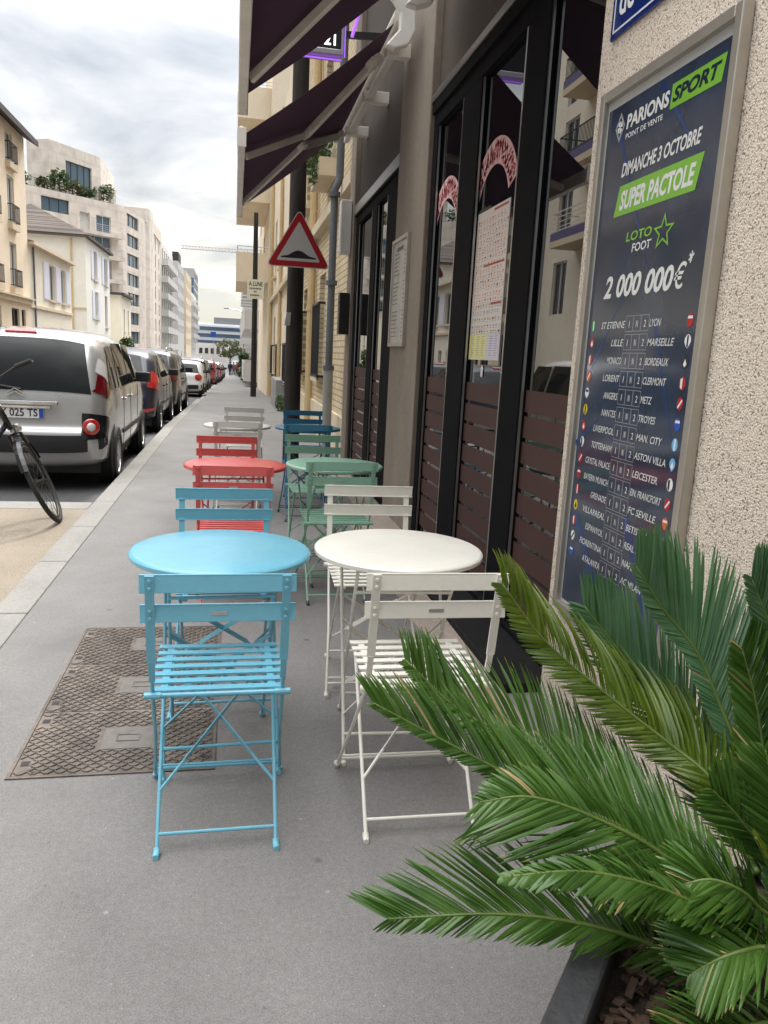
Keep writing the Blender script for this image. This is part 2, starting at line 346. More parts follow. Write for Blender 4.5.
    def build(s, name, mats, parent=None, smooth=False, bevel=0.0, kind=None, autosmooth=None):
        off = V((0,0,0)); p = parent
        while p is not None: off += V(p.location); p = p.parent
        me = bpy.data.meshes.new(name); me.from_pydata([tuple(v-off) for v in s.v], [], s.f); me.validate()
        for m in ([mats] if isinstance(mats, str) else mats): me.materials.append(MATS[m])
        if len(me.materials) > 1 and len(me.polygons) == len(s.m): me.polygons.foreach_set('material_index', s.m)
        if smooth or autosmooth:
            me.polygons.foreach_set('use_smooth', [True]*len(me.polygons))
        o = bpy.data.objects.new(name, me); C.objects.link(o)
        if autosmooth: me.set_sharp_from_angle(angle=math.radians(autosmooth))
        if parent: o.parent = parent
        if bevel:
            b = o.modifiers.new('bevel', 'BEVEL'); b.width = bevel; b.segments = 2; b.limit_method = 'ANGLE'; b.angle_limit = math.radians(40)
        if kind: o['kind'] = kind
        return o
def tag(o, label, cat, group=None):
    o['label'] = label; o['category'] = cat
    if group: o['group'] = group
    return o
def thing(name, label, cat, loc=(0,0,0), group=None):
    o = bpy.data.objects.new(name, None); C.objects.link(o); o.location = loc; o.empty_display_size = .1
    return tag(o, label, cat, group)
def copy_tree(o, parent=None):
    c = o.copy(); C.objects.link(c)
    if parent: c.parent = parent
    for ch in list(o.children): copy_tree(ch, c)
    return c
def text_obj(s, name, matn, o, right, up, h, parent, width=None, shear=0.0, bold=0.0, ext=.0012, align='LEFT'):
    """letters of cap height h lying on the plane (o; right, up), squeezed to width if given"""
    cu = bpy.data.curves.new('t', 'FONT'); cu.body = s; cu.size = 1; cu.shear = shear; cu.offset = bold; cu.extrude = 0; cu.resolution_u = 3
    t = bpy.data.objects.new('t', cu); me = bpy.data.meshes.new_from_object(t)
    bpy.data.objects.remove(t); bpy.data.curves.remove(cu)
    xs = [v.co.x for v in me.vertices]; ys = [v.co.y for v in me.vertices]
    x0, x1, y0, y1 = min(xs), max(xs), min(ys), max(ys)
    sy = h/(.70); sx = sy if width is None else width/(x1-x0)
    shift = {'LEFT':-x0, 'CENTER':-(x0+x1)/2, 'RIGHT':-x1}[align]
    right, up, o = V(right), V(up), V(o); nrm = right.cross(up)
    off = V((0,0,0)); p = parent
    while p is not None: off += V(p.location); p = p.parent
    for v in me.vertices: v.co = o + right*((v.co.x+shift)*sx) + up*(v.co.y*sy) + nrm*ext - off
    me.materials.append(MATS[matn]); me.name = name
    ob = bpy.data.objects.new(name, me); C.objects.link(ob); ob.parent = parent
    return ob
def gz(y): return 0.0 if y <= 14 else -.021*(min(y,150)-14)
def ray(px, py):
    return w2(V((px-384, py-512, FPX)))
def at_y(px, py, y):
    d = ray(px, py); return V((0,0,CAMH)) + d*(y/d.y)

# ================================================================== GROUND
def strip(name, m, x0, x1, ys, dz, thick=None, kind='structure'):
    b = MB(); n = len(ys)
    for y in ys: b.v += [V((x0,y,gz(y)+dz)), V((x1,y,gz(y)+dz))]
    for i in range(n-1): b.f.append([2*i, 2*i+1, 2*i+3, 2*i+2]); b.m.append(0)
    if thick:
        o = len(b.v)
        for y in ys: b.v += [V((x0,y,gz(y)+dz-thick)), V((x1,y,gz(y)+dz-thick))]
        for i in range(n-1):
            b.f.append([2*i, 2*i+2, o+2*i+2, o+2*i]); b.m.append(0); b.f.append([2*i+3, 2*i+1, o+2*i+1, o+2*i+3]); b.m.append(0)
        b.f.append([0, o, o+1, 1]); b.f.append([2*n-2, 2*n-1, o+2*n-1, o+2*n-2]); b.m += [0,0]
    return b.build(name, m, kind=kind)
YS = [-6, 0, 3, 6, 9, 12, 14, 20, 30, 45, 70, 100, 150, 260, 420]
gb = MB(); 
for y in (-40, 14, 150, 900): gb.v += [V((-700,y,gz(y)-.5)), V((700,y,gz(y)-.5))]
for i in range(3): gb.f.append([2*i,2*i+1,2*i+3,2*i+2]); gb.m.append(0)
gb.build('ground', 'asphalt_road', kind='structure')
strip('road', 'asphalt_road', -9.2, -1.16, YS, -.12, .3)
strip('pavement', 'asphalt_path', -1.02, 1.9, YS, 0, .3)
strip('far_pavement', 'asphalt_path', -16, -8.3, YS, .0, .3)
strip('far_kerb', 'kerb_stone', -8.3, -8.15, YS, .004, .3)
# kerb: single stones with open joints, a dropped stretch at the driveway
kb = MB(); y = -2.0
while y < 150:
    ln = 1.0 if y < 40 else 6.0
    dz = .006 if not (25.2 < y < 29.4) else -.07
    kb.obox((-1.11, y+ln/2, (gz(y)+gz(y+ln))/2+dz-.14), (.088,0,0), (0,ln/2-.004,(gz(y+ln)-gz(y))/2), (0,0,.14)); y += ln
kb.build('kerb', 'kerb_stone', kind='structure', bevel=.008)
# gravel build-out with its stone edging where the bicycle stands
strip('gravel_strip', 'gravel_binder', -4.2, -1.198, [-2, 2, 4, 6.66], .001, .3)
eb = MB(); eb.box(-4.3, -1.2, 6.66, 6.95, -.3, .006); eb.build('gravel_edging', 'kerb_stone', kind='structure', bevel=.01)

# utility cover ----------------------------------------------------------
uc = thing('utility_cover', 'rusty three-plate iron chamber cover set flush in the pavement beside the blue chairs', 'manhole cover', (-.37,3.08,0))
uc.rotation_euler.z = 0
fb = MB()
X0, X1, Y0, Y1 = -.70, -.05, 2.39, 3.77
for a in ((X0,X0+.012,Y0,Y1),(X1-.012,X1,Y0,Y1),(X0+.012,X1-.012,Y0,Y0+.012),(X0+.012,X1-.012,Y1-.012,Y1)): fb.box(*a, -.02, .005)
fb.build('rim', 'cast_iron', uc)
for k in range(3):
    ya = Y0+.014 + k*.452; yb = ya+.446; xa, xb = X0+.015, X1-.015
    pb = MB(); pb.box(xa, xb, ya, yb, -.02, .0045)
    cx, cy = (xa+xb)/2+.02, (ya+yb)/2
    i = 0; step = .0205
    nx = int((xb-xa)/step); ny = int((yb-ya)/step)
    for ix in range(nx):
        for iy in range(ny):
            x = xa+.012+ix*step; y = ya+.012+iy*step
            if abs(x-cx) < .095 and abs(y-cy) < .085: continue
            if x < xa+.05 and (abs(y-ya-.07) < .04 or abs(yb-.07-y) < .04): continue
            s = 1 if (ix+iy) % 2 else -1
            d = V((.0090*s, .0090, 0)); q = V((-.0027*s,.0027,0))
            c = V((x,y,.0045))
            pb.add([c-d-q, c-d+q, c+d+q, c+d-q, c-d*.8-q*.6+V((0,0,.004)), c-d*.8+q*.6+V((0,0,.004)), c+d*.8+q*.6+V((0,0,.004)), c+d*.8-q*.6+V((0,0,.004))],
                   [(4,5,6,7)[::-1],(0,1,5,4),(1,2,6,5),(2,3,7,6),(3,0,4,7)])
    pb.slot = 1
    for (hx, hy) in ((xa+.012, ya+.06), (xa+.012, yb-.085), (xb-.04, ya+.05), (xb-.04, yb-.08)): pb.box(hx, hx+.026, hy, hy+.03, .0047, .0056)  # lifting holes: flat dark pads, the shade inside them put in as colour
    for (hx, hy) in ((xa+.05, ya+.012), (xa+.05, yb-.022), (xb-.1, ya+.012)): pb.box(hx, hx+.045, hy, hy+.011, .0047, .0056)
    pl = pb.build('cover_plate', ['cast_iron','lift_hole_shade'], uc)
    q = MB(); q.box(cx-.085, cx+.085, cy-.075, cy+.075, .0046, .0062); q.build('badge_field', 'cover_panel', pl)
    q = MB()
    for a in ((-.04,.04,-.024,-.021),(-.04,.04,.021,.024),(-.04,-.037,-.021,.021),(.037,.04,-.021,.021)): q.box(cx+a[0],cx+a[1],cy+a[2],cy+a[3],.0063,.0085)
    q.build('badge_frame', 'cast_iron', pl)

# ================================================================== BUILDINGS
def facade(wb, p0, p1, z0, z1, holes, depth=.16):
    """wall sheet from p0 to p1 (outside on the right hand) with real openings and reveals"""
    p0, p1 = V((p0[0],p0[1],0)), V((p1[0],p1[1],0)); d = p1-p0; Ln = d.length; d.normalize(); n = V((d.y,-d.x,0))
    us = sorted(set([0, Ln] + [round(h[i],4) for h in holes for i in (0,1)])); zs = sorted(set([z0, z1] + [round(h[i],4) for h in holes for i in (2,3)]))
    P = lambda u, z, k=0: p0 + d*u + V((0,0,z)) - n*k
    for i in range(len(us)-1):
        for j in range(len(zs)-1):
            uc_, zc_ = (us[i]+us[i+1])/2, (zs[j]+zs[j+1])/2
            if any(h[0] < uc_ < h[1] and h[2] < zc_ < h[3] for h in holes): continue
            wb.add([P(us[i],zs[j]), P(us[i+1],zs[j]), P(us[i+1],zs[j+1]), P(us[i],zs[j+1])], [(0,1,2,3)])
    for a, b, c, e in [h[:4] for h in holes]:
        wb.add([P(a,c),P(b,c),P(b,e),P(a,e),P(a,c,depth),P(b,c,depth),P(b,e,depth),P(a,e,depth)], [(0,4,5,1),(1,5,6,2),(2,6,7,3),(3,7,4,0)])
    return p0, d, n
def window_part(parent, p0, d, n, h, depth=.16, fm='frame_white', pm='pane_dark', cols=2, sill=True, rows=1, sillm='trim_stone'):
    a, b, c, e = h[:4]; fw = .06
    f = MB(); up = V((0,0,1))
    def bx(u0,u1,z0,z1,k0,k1): f.obox(p0+d*(u0+u1)/2+up*(z0+z1)/2-n*(k0+k1)/2, d*(u1-u0)/2, n*(k1-k0)/2, up*(z1-z0)/2)
    k0, k1 = depth-.07, depth-.01
    bx(a,a+fw,c,e,k0,k1); bx(b-fw,b,c,e,k0,k1); bx(a+fw,b-fw,c,c+fw,k0,k1); bx(a+fw,b-fw,e-fw,e,k0,k1)
    for i in range(1, cols):
        u = a+(b-a)*i/cols; bx(u-.03,u+.03,c+fw,e-fw,k0,k1)
    for i in range(1, rows):
        z = c+(e-c)*i/rows
        for j in range(cols):
            bx(a+(b-a)*j/cols+.06, a+(b-a)*(j+1)/cols-.06, z-.02, z+.02, k0, k1)
    w = f.build('window', fm, parent)
    g = MB(); P = lambda u, z: p0+d*u+up*z-n*(depth-.015)
    g.add([P(a,c),P(b,c),P(b,e),P(a,e)], [(0,1,2,3)]); g.build('pane', pm, w)
    if sill:
        s = MB(); s.obox(p0+d*(a+b)/2+up*(c-.045)+n*.04, d*((b-a)/2+.06), n*.075, up*.042); s.build('sill', sillm, w)
    return w
def railing(parent, p0, d, n, u0, u1, zb, zt, k, m='rail_dark', bars=True, name='railing', returns=True, gap=.12):
    r = MB(); up = V((0,0,1)); P = lambda u, z, kk=k: p0+d*u+up*z+n*kk
    for z in (zb+.06, zt): r.bar(P(u0,z), P(u1,z), .04, .04)
    if returns:
        for u in (u0,u1):
            for z in (zb+.06, zt): r.bar(P(u,z,.0), P(u,z,k), .04, .04)
    if bars:
        nb = max(2, int((u1-u0)/gap))
        for i in range(nb+1):
            u = u0+(u1-u0)*i/nb; r.bar(P(u,zb), P(u,zt), .02, .02, up=n)
    else:
        for i in range(1,4): r.bar(P(u0,zb+(zt-zb)*i/4), P(u1,zb+(zt-zb)*i/4), .025, .025)
    return r.build(name, m, parent)
def block(name, label, cat, pts, z0, z1, edges, wallm, group=None, depth=.16, roofm='zinc', loc=None):
    """a building on a clockwise footprint; edges: {i: [(u0,u1,za,zb,options)]}"""
    lx, ly = loc or pts[0]
    t = thing(name, label, cat, (lx, ly, z0), group)
    wb = MB(); info = {}
    for i in range(len(pts)):
        hs = edges.get(i, [])
        info[i] = facade(wb, pts[i], pts[(i+1)%len(pts)], z0, z1, hs, depth)
    wb.build('wall', wallm, t)
    rb = MB(); rb.add([(x,y,z1-.02) for x,y in pts], [tuple(range(len(pts)))[::-1]]); rb.build('roof', roofm, t)
    for i, hs in edges.items():
        for h in hs:
            o = h[4] if len(h) > 4 else {}
            window_part(t, *info[i], h, depth, **o)
    return t, info
def cornice(t, p0, d, n, u0, u1, z, h, k, m, name='cornice'):
    b = MB(); b.obox(p0+d*(u0+u1)/2+V((0,0,z+h/2))+n*(k/2-.01), d*(u1-u0)/2, n*(k/2+.012), V((0,0,h/2))); return b.build(name, m, t)

# ---- left side of the street (far side of the road)
# balcony apartment, mostly seen in the window reflections
hs = []
for fl, z in enumerate((3.4, 6.2, 9.0, 11.8)):
    for k in range(7): hs.append((1.2+k*3.0, 2.6+k*3.0, z+(.9 if k%2 else .1), z+2.3, dict(fm='frame_white', cols=2, sill=bool(k%2))))
for k in range(3): hs.append((1+k*6.2, 5.2+k*6.2, 0.05, 2.5, dict(fm='frame_dark', cols=4, sill=False)))
apt, inf = block('apartment_building', 'cream apartment block with long balconies across the road, left of the tan building', 'building', [(-10.6,12),(-10.6,34.9),(-22,34.9),(-22,12)], -.6, 15, {0: hs}, 'wall_cream')
p0,d,n = inf[0]
for z in (6.2, 9.0, 11.8):
    sb = MB(); sb.obox(p0+d*9.5+n*.55+V((0,0,z-.12)), d*9.0, n*.56, V((0,0,.12))); bal = sb.build('balcony_slab', 'trim_stone', apt)
    fb_ = MB(); fb_.obox(p0+d*9.5+n*1.085+V((0,0,z+.16)), d*9.0, n*.02, V((0,0,.15))); fb_.build('balcony_upstand', 'rail_purple', bal)
    railing(bal, p0, d, n, .6, 18.4, z+.3, z+1.05, 1.08, 'rail_white' if z < 9 else 'rail_dark', bars=z >= 9)
def leaf_cloud(mb, c, rx, ry, rz, n, size, rnd=random, hollow=.35):
    c = V(c)
    for _ in range(n):
        while True:
            p = V((rnd.uniform(-1,1), rnd.uniform(-1,1), rnd.uniform(-1,1)))
            if hollow < p.length < 1: break
        p = V((p.x*rx, p.y*ry, p.z*rz)) + c
        a = V((rnd.uniform(-1,1), rnd.uniform(-1,1), rnd.uniform(-.6,.6))).normalized(); b = a.cross(V((rnd.uniform(-1,1), rnd.uniform(-1,1), rnd.uniform(-1,1)))).normalized()
        s = size*rnd.uniform(.6,1.3)
        mb.add([p-a*s, p+b*s*.45, p+a*s, p-b*s*.45], [(0,1,2,3)])
# tan building
hs = []
for u in (.75, 3.7):
    hs += [(u, u+1.1, 9.1, 10.4, dict(fm='frame_white', sillm='trim_stone')), (u, u+1.1, 6.5, 8.5), (u, u+1.1, 3.7, 5.65), (u-.1, u+1.2, -.3, 2.75, dict(fm='frame_dark', sill=False))]
hs += [(5.3, 6.0, -.3, 2.75, dict(fm='frame_dark', sill=False, cols=1))]
TY0, TY1 = 35.1, 42.0
tan, inf = block('corner_house', 'tan three-storey house with dark overhanging eaves at the left edge', 'house', [(-10,TY0),(-10,TY1),(-21,TY1),(-21,TY0)], -1.1, 10.75, {0: hs}, 'wall_tan', roofm='roof_dark')
p0,d,n = inf[0]
ya, yb = TY0-.3, TY1+.3
rb = MB(); rb.add([(-9.4,ya,10.45),(-9.4,yb,10.45),(-15.5,yb,14.0),(-15.5,ya,14.0),(-9.4,ya,10.7),(-9.4,yb,10.7),(-15.5,yb,14.25),(-15.5,ya,14.25)],
   [(0,3,2,1),(4,5,6,7),(0,1,5,4),(1,2,6,5),(2,3,7,6),(3,0,4,7)])
rb.add([(-21.6,ya,10.45),(-21.6,yb,10.45),(-15.5,yb,14.0),(-15.5,ya,14.0),(-21.6,ya,10.7),(-21.6,yb,10.7),(-15.5,yb,14.25),(-15.5,ya,14.25)],
   [(0,1,2,3),(4,7,6,5),(0,4,5,1),(1,5,6,2),(3,7,4,0)])
rb.add([(-10,TY1-.01,10.7),(-21,TY1-.01,10.7),(-15.5,TY1-.01,13.9),(-10,TY0+.01,10.7),(-21,TY0+.01,10.7),(-15.5,TY0+.01,13.9)], [(0,1,2),(3,5,4)])
rb.build('eaves_roof', 'roof_dark', tan)
cornice(tan, p0,d,n, 0, 6.9, 3.05, .22, .16, 'trim_stone'); cornice(tan, p0,d,n, 0, 6.9, 3.27, .07, .28, 'trim_stone')
for u in (.75, 3.7):
    for z in (9.1, 6.5, 3.7):
        railing(tan, p0, d, n, u-.05, u+1.15, z, z+.75, .2, 'rail_dark', gap=.13, name='window_guard')
        cornice(tan, p0,d,n, u-.12, u+1.22, z-.32, .26, .2, 'trim_stone', 'window_console')
# low shuttered house
hs = [(4.4,5.9,3.55,5.45,dict(fm='frame_white',pm='pane_dark')), (7.5,8.6,3.55,5.45,dict(fm='frame_white')), (2.6,3.1,.9,2.0,dict(cols=1)), (4.3,5.1,.8,2.0), (6.2,7.0,.8,2.0), (8.7,9.4,.8,2.0), (1.0,1.9,-.5,2.0,dict(sill=False,fm='frame_dark'))]
low, inf = block('shuttered_house', 'low beige house with open pale shutters next to the tan building', 'house', [(-10.05,42.05),(-10.05,52.4),(-18,52.4),(-18,42.05)], -1.3, 5.95, {0: hs}, 'wall_beige')
p0,d,n = inf[0]
cornice(low, p0,d,n, 0, 10.35, 5.95, .16, .35, 'trim_stone', 'eaves'); cornice(low, p0,d,n, 0, 10.35, 2.95, .15, .1, 'trim_stone', 'string_course')
rb = MB(); rb.add([(-9.75,42.0,6.12),(-9.75,52.5,6.12),(-14,52.5,6.7),(-14,42.0,6.7),(-18.3,42.0,6.12),(-18.3,52.5,6.12)], [(0,1,2,3),(3,2,5,4),(0,3,4),(1,5,2)]); rb.build('tiled_roof', 'roof_tile', low)
for u in (3.1, 6.0, 8.7):
    s = MB(); s.obox(p0+d*(u+.62)+n*.03+V((0,0,4.5)), d*.6, n*.025, V((0,0,.97)))
    for k in range(12): s.obox(p0+d*(u+.62)+n*.06+V((0,0,3.65+k*.155)), d*.52, n*.006, V((0,0,.05)))
    s.build('shutter', 'shutter_lilac', low)
dp = MB(); dp.tube([p0+d*.9+n*.08+V((0,0,z)) for z in (5.9, 3, -.8)], .05); dp.build('downpipe', 'pipe_grey', low)
# white hipped house
hs = [(3.0,4.2,5.8,7.8,dict(cols=1)), (7.6,8.9,5.8,7.8,dict(cols=1)), (3.2,4.4,3.1,5.0,dict(cols=1)), (7.8,9.0,2.6,5.0,dict(cols=1)), (3.4,4.4,-.4,1.2), (7.0,8.0,-.6,1.6,dict(fm='frame_dark',sill=False))]
wh, inf = block('white_house', 'white house with brown tiled hip roof and blank side wall, left row', 'house', [(-10,57.3),(-10,67.6),(-18.5,67.6),(-18.5,57.3)], -1.5, 8.4, {0: hs}, 'wall_white')
p0,d,n = inf[0]
rb = MB(); rb.add([(-9.7,57,8.3),(-9.7,67.9,8.3),(-18.8,67.9,8.3),(-18.8,57,8.3),(-14.0,60.2,10.6),(-14.0,64.5,10.6),(-9.7,57,8.45),(-9.7,67.9,8.45),(-18.8,67.9,8.45),(-18.8,57,8.45)],
    [(6,7,5,4),(7,8,5),(8,9,4,5),(9,6,4),(0,1,7,6),(1,2,8,7),(2,3,9,8),(3,0,6,9),(3,2,1,0)]); rb.build('tiled_roof', 'roof_tile', wh)
for u in (2.0,4.25,6.5,8.95):
    s = MB(); s.obox(p0+d*(u+.45)+n*.03+V((0,0,6.8)), d*.45, n*.025, V((0,0,1.0))); s.build('shutter', 'shutter_lilac', wh)
for u in (2.2,4.45):
    s = MB(); s.obox(p0+d*(u+.45)+n*.03+V((0,0,4.05)), d*.45, n*.025, V((0,0,1.0))); s.build('shutter', 'shutter_lilac', wh)
b = MB()
b.box(-13.4,-10.0,57.23,57.299,3.6,3.72); b.build('string_course', 'trim_stone', wh)
dp = MB(); dp.tube([(-10.9,57.2,z) for z in (8.2,4,-1.2)], .06); dp.build('downpipe', 'pipe_beige', wh)
# small beige house
hs = [(1.5,2.3,2.5,4.5), (4.2,5.0,2.5,4.5), (1.5,2.3,-.8,1.2), (4.2,5.0,-.8,1.2)]
sm, inf = block('small_house', 'small two-storey beige house with dark roof edge below the modern apartments', 'house', [(-11.9,74),(-10.0,74),(-10.0,80.6),(-18,80.6),(-18,74)], -1.8, 5.65, {1: hs}, 'wall_cream', roofm='roof_dark')
b = MB(); b.add([(x,y,z) for z in (5.65,5.85) for x,y in ((-12.2,73.7),(-9.7,73.7),(-9.7,80.9),(-18.3,80.9),(-18.3,73.7))], [(0,1,2,3,4)[::-1],(5,6,7,8,9)]+[(i,(i+1)%5,5+(i+1)%5,5+i) for i in range(5)]); b.build('roof_edge', 'roof_dark', sm)
p0,d,n = inf[1]
cornice(sm, p0,d,n, 0, 6.6, 1.7, .15, .12, 'trim_stone', 'string_course')
# modern apartment block
A0, A1, A2, A3 = (-25.5,97), (-14.3,108), (-12.75,118), (-12.75,143)
ZT = 18.6
Lw = math.hypot(A1[0]-A0[0], A1[1]-A0[1])
hw = [(4.6, 8.2, 16.2, 17.8, dict(fm='frame_dark', cols=3, pm='pane_blue', sill=False))]
hw.append((9.6, 11.0, 14.9, 16.9, dict(fm='frame_white', cols=1, pm='curtain', sill=False))); hw.append((11.9, 14.0, 14.9, 16.9, dict(fm='frame_white', cols=2, pm='pane_blue', sill=False)))
for z in (12.1, 9.3, 6.5, 3.7): hw.append((10.6, 14.0, z+.1, z+2.3, dict(fm='frame_white', cols=3, pm='pane_blue', sill=False)))
h1 = []; h2 = []
for k in range(7):
    z = 16.55-2.5*k
    h1.append((2.0, 7.4, z, z+1.6, dict(fm='frame_dark', cols=3, pm='pane_blue', sill=False)))
    h2 += [(15.5, 16.8, z-.2, z+1.7, dict(fm='frame_dark', cols=1, sill=False)), (21.5, 22.8, z-.2, z+1.7, dict(fm='frame_dark', cols=1, sill=False))]
for k in range(5): h2.append((1.2+k*4.8, 4.2+k*4.8, -2.2, .6, dict(fm='frame_dark', cols=3, sill=False)))
mod, inf = block('modern_apartments', 'tall pale stone modern apartment block with planted roof terrace above the houses', 'building', [A0,A1,A2,A3,(-30,143)], -3.2, ZT, {0: hw, 1: h1, 2: h2}, 'stone_panels', depth=.3)
p0,d,n = inf[0]
for z in (14.7, 12.0, 9.2, 6.4, 3.6):
    sb = MB(); sb.obox(p0+d*12.1+n*.6+V((0,0,z-.15)), d*3.0, n*.62, V((0,0,.2))); bal = sb.build('balcony_slab', 'stone_panels', mod)
    railing(bal, p0, d, n, 9.2, 15.0, z+.05, z+.95, 1.18, 'rail_white', bars=False)
railing(mod, p0, d, n, 2, 14.6, ZT, ZT+1.0, -.25, 'rail_dark', gap=.5, returns=False, name='terrace_railing')
b = MB(); b.add([(x,y,z) for z in (ZT-.05,ZT+1.7) for x,y in ((-13.4,119),(-12.6,119.6),(-12.6,143),(-18,143),(-18,119))], [(0,1,2,3,4)[::-1],(5,6,7,8,9)]+[(i,(i+1)%5,5+(i+1)%5,5+i) for i in range(5)]); b.build('upper_block', 'stone_panels', mod)
b = MB(); b.add([(x,y,z) for z in (-1,ZT+1.9) for x,y in ((-12.9,120),(-12.3,121),(-12.1,124),(-12.3,127),(-12.9,128))], [(0,1,2,3,4)[::-1],(5,6,7,8,9)]+[(i,(i+1)%5,5+(i+1)%5,5+i) for i in range(5)]); b.build('rounded_bay', 'stone_panels', mod)
for u in (13.2, 15.2):
    b = MB(); b.obox(p0+d*u-n*1.4+V((0,0,ZT+.9)), d*.35, n*.4, V((0,0,1.0))); b.build('chimney', 'stone_panels', mod)
# penthouse
pb_ = [(-24.6,104.6),(-21.8,103.2),(-17.2,110.5),(-17.2,122),(-24.6,122)]
wbp = MB()
ipf = facade(wbp, pb_[1], pb_[2], ZT-.1, 24.6, [(2.6,7.0,20.1,22.9)], .3)
for i in (0,2,3,4): facade(wbp, pb_[i], pb_[(i+1)%5], ZT-.1, 24.6, [])
wbp.add([(x,y,24.58) for x,y in pb_], [(0,1,2,3,4)[::-1]])
ph = wbp.build('penthouse', 'stone_panels', mod)
window_part(ph, *ipf, (2.6,7.0,20.1,22.9), .3, fm='frame_dark', pm='pane_blue', cols=4, rows=1, sill=False)
# terrace shrubs
def shrub(c, rx, ry, rz, n, size, label, m='shrub_leaf', group='shrubs on the roof terrace', name='terrace_shrub'):
    t = thing(name, label, 'shrub', (c[0],c[1],c[2]-rz), group)
    f = MB(); leaf_cloud(f, c, rx, ry, rz, int(n*.55), size, hollow=.1)
    for _ in range(4):
        q = V((random.uniform(-.7,.7)*rx, random.uniform(-.7,.7)*ry, random.uniform(-.3,.75)*rz)); leaf_cloud(f, V(c)+q, rx*.45, ry*.45, rz*.5, int(n*.16), size)
    f.build('foliage', m, t)
    s = MB(); s.tube([(c[0],c[1],c[2]-rz), (c[0],c[1],c[2]+rz*.2)], [.05,.02], 6)
    for a in range(4): s.tube([(c[0],c[1],c[2]-rz*.6), (c[0]+rx*.5*math.cos(a*1.7), c[1]+ry*.5*math.sin(a*1.7), c[2]+rz*.3)], [.03,.01], 5)
    s.build('stem', 'trunk_bark', t); return t
lab = ['round green shrub at the left end of the roof terrace', 'low olive shrub second from the left on the roof terrace', 'tall bushy green shrub in the middle of the roof terrace', 'olive shrub right of the tallest one on the roof terrace', 'green shrub in front of the penthouse window', 'dense green shrub at the right end of the roof terrace']
for i, (u, rx, rz) in enumerate(((2.8,1.2,.8),(5.6,1.0,.7),(7.6,1.3,1.4),(9.3,1.2,.9),(11.0,1.1,.7),(13.6,1.4,1.1))):
    c = p0+d*u-n*.9; shrub((c.x,c.y,ZT+rz), rx, .9, rz, 300, .22, lab[i], 'shrub_leaf_olive' if i in (1,3) else 'shrub_leaf')
# farther row
def far_block(name, label, cat, pts, z1, wallm, floors, edge, Lc, cols, zbase=-3.2, fh=2.9, win=(1.5,1.6), balc=None, pm='pane_dark', group=None, fm='frame_dark'):
    hs = []
    for f in range(floors):
        z = z1-1.0-fh*(f+1)+.8
        for k in range(cols):
            u = Lc*(k+.5)/cols; hs.append((u-win[0]/2, u+win[0]/2, z, z+win[1], dict(fm=fm, cols=2, sill=False, pm=pm)))
    t, inf = block(name, label, cat, pts, zbase, z1, {edge: hs}, wallm, group=group, depth=.25)
    if balc:
        p0,d,n = inf[edge]
        for f in range(floors):
            z = z1-1.0-fh*(f+1)
            for k in range(0, cols, balc[1]):
                u = Lc*(k+.5)/cols
                sb = MB(); sb.obox(p0+d*u+n*.55+V((0,0,z-.05)), d*(win[0]/2+.6), n*.56, V((0,0,.1)))
                sb.obox(p0+d*u+n*1.08+V((0,0,z+.5)), d*(win[0]/2+.6), n*.03, V((0,0,.44)))
                for s_ in (-1,1): sb.obox(p0+d*(u+s_*(win[0]/2+.57))+n*.53+V((0,0,z+.5)), d*.03, n*.5, V((0,0,.44)))
                sb.build('balcony', balc[0], t)
    return t, inf
far_block('balcony_block', 'white block with stacks of projecting white balconies, left row far down', 'building', [(-12.75,145),(-12.75,170),(-26,170),(-26,145)], 19.4, 'wall_pale', 6, 0, 25, 6, balc=('rail_white',1), win=(2.2,2.0))
gg, inf = far_block('grey_gable_block', 'tall grey block with blank gable wall, left row far down', 'building', [(-22,176),(-12.1,176),(-12.1,196),(-22,196)], 19.3, 'wall_grey', 5, 1, 20, 5)
b = MB(); b.box(-13.6,-12.3,180,188,19.2,21.6); b.build('roof_hut', 'roof_dark', gg)
far_block('ochre_block', 'narrow ochre block beyond the grey gable, left row', 'building', [(-24,200),(-11.9,200),(-11.9,224),(-24,224)], 19.6, 'wall_ochre', 6, 1, 24, 5)
far_block('terraced_block', 'white block with rounded balconies at the far end of the left row', 'building', [(-24,228),(-12.4,228),(-12.4,262),(-24,262)], 17.0, 'wall_pale', 5, 1, 34, 6, balc=('rail_white',1), win=(2.4,2.0))
tw, inf = far_block('glass_tower', 'blue glazed tower at the far end of the left row', 'building', [(-24,266),(-13.2,266),(-13.2,292),(-24,292)], 26.5, 'wall_grey', 8, 1, 26, 8, win=(2.6,2.2), pm='pane_tower')
b = MB()
for z in [(-2+2.9*i) for i in range(9)]: b.box(-16.4,-13.4,265.86,265.99,z,z+2.3)
b.build('glazed_front', 'pane_tower', tw)
# office closing the street
of = thing('office_building', 'wide white office building with blue window bands closing the end of the street', 'building', (-4,345,-3))
b = MB(); b.box(-18.5,26,345,375,-4,11.9); b.build('wall', 'office_white', of)
for i, z in enumerate((.6, 3.4, 6.2, 9.0)):
    q = MB(); q.box(-18.2,25.6,344.85,344.99,z,z+1.5); q.build('window_band', 'pane_tower', of)
    q = MB(); q.box(-18.8,26.4,343.6,344.84,z+1.62,z+2.1); q.build('canopy_band', 'office_white', of)
q = MB(); q.box(-9,26,346,372,11.9,14.6); q.build('upper_storey', 'zinc', of)
of2 = thing('low_annexe', 'low cream building in front of the office at the street end', 'building', (-8,300,-3))
b = MB(); b.box(-16,-2.5,300,318,-4,3.4); b.build('wall', 'wall_pale', of2)
for k in range(6):
    q = MB(); q.box(-15.2+k*2.1,-14.0+k*2.1,299.88,299.98,-.4,1.6); q.build('window', 'pane_dark', of2)

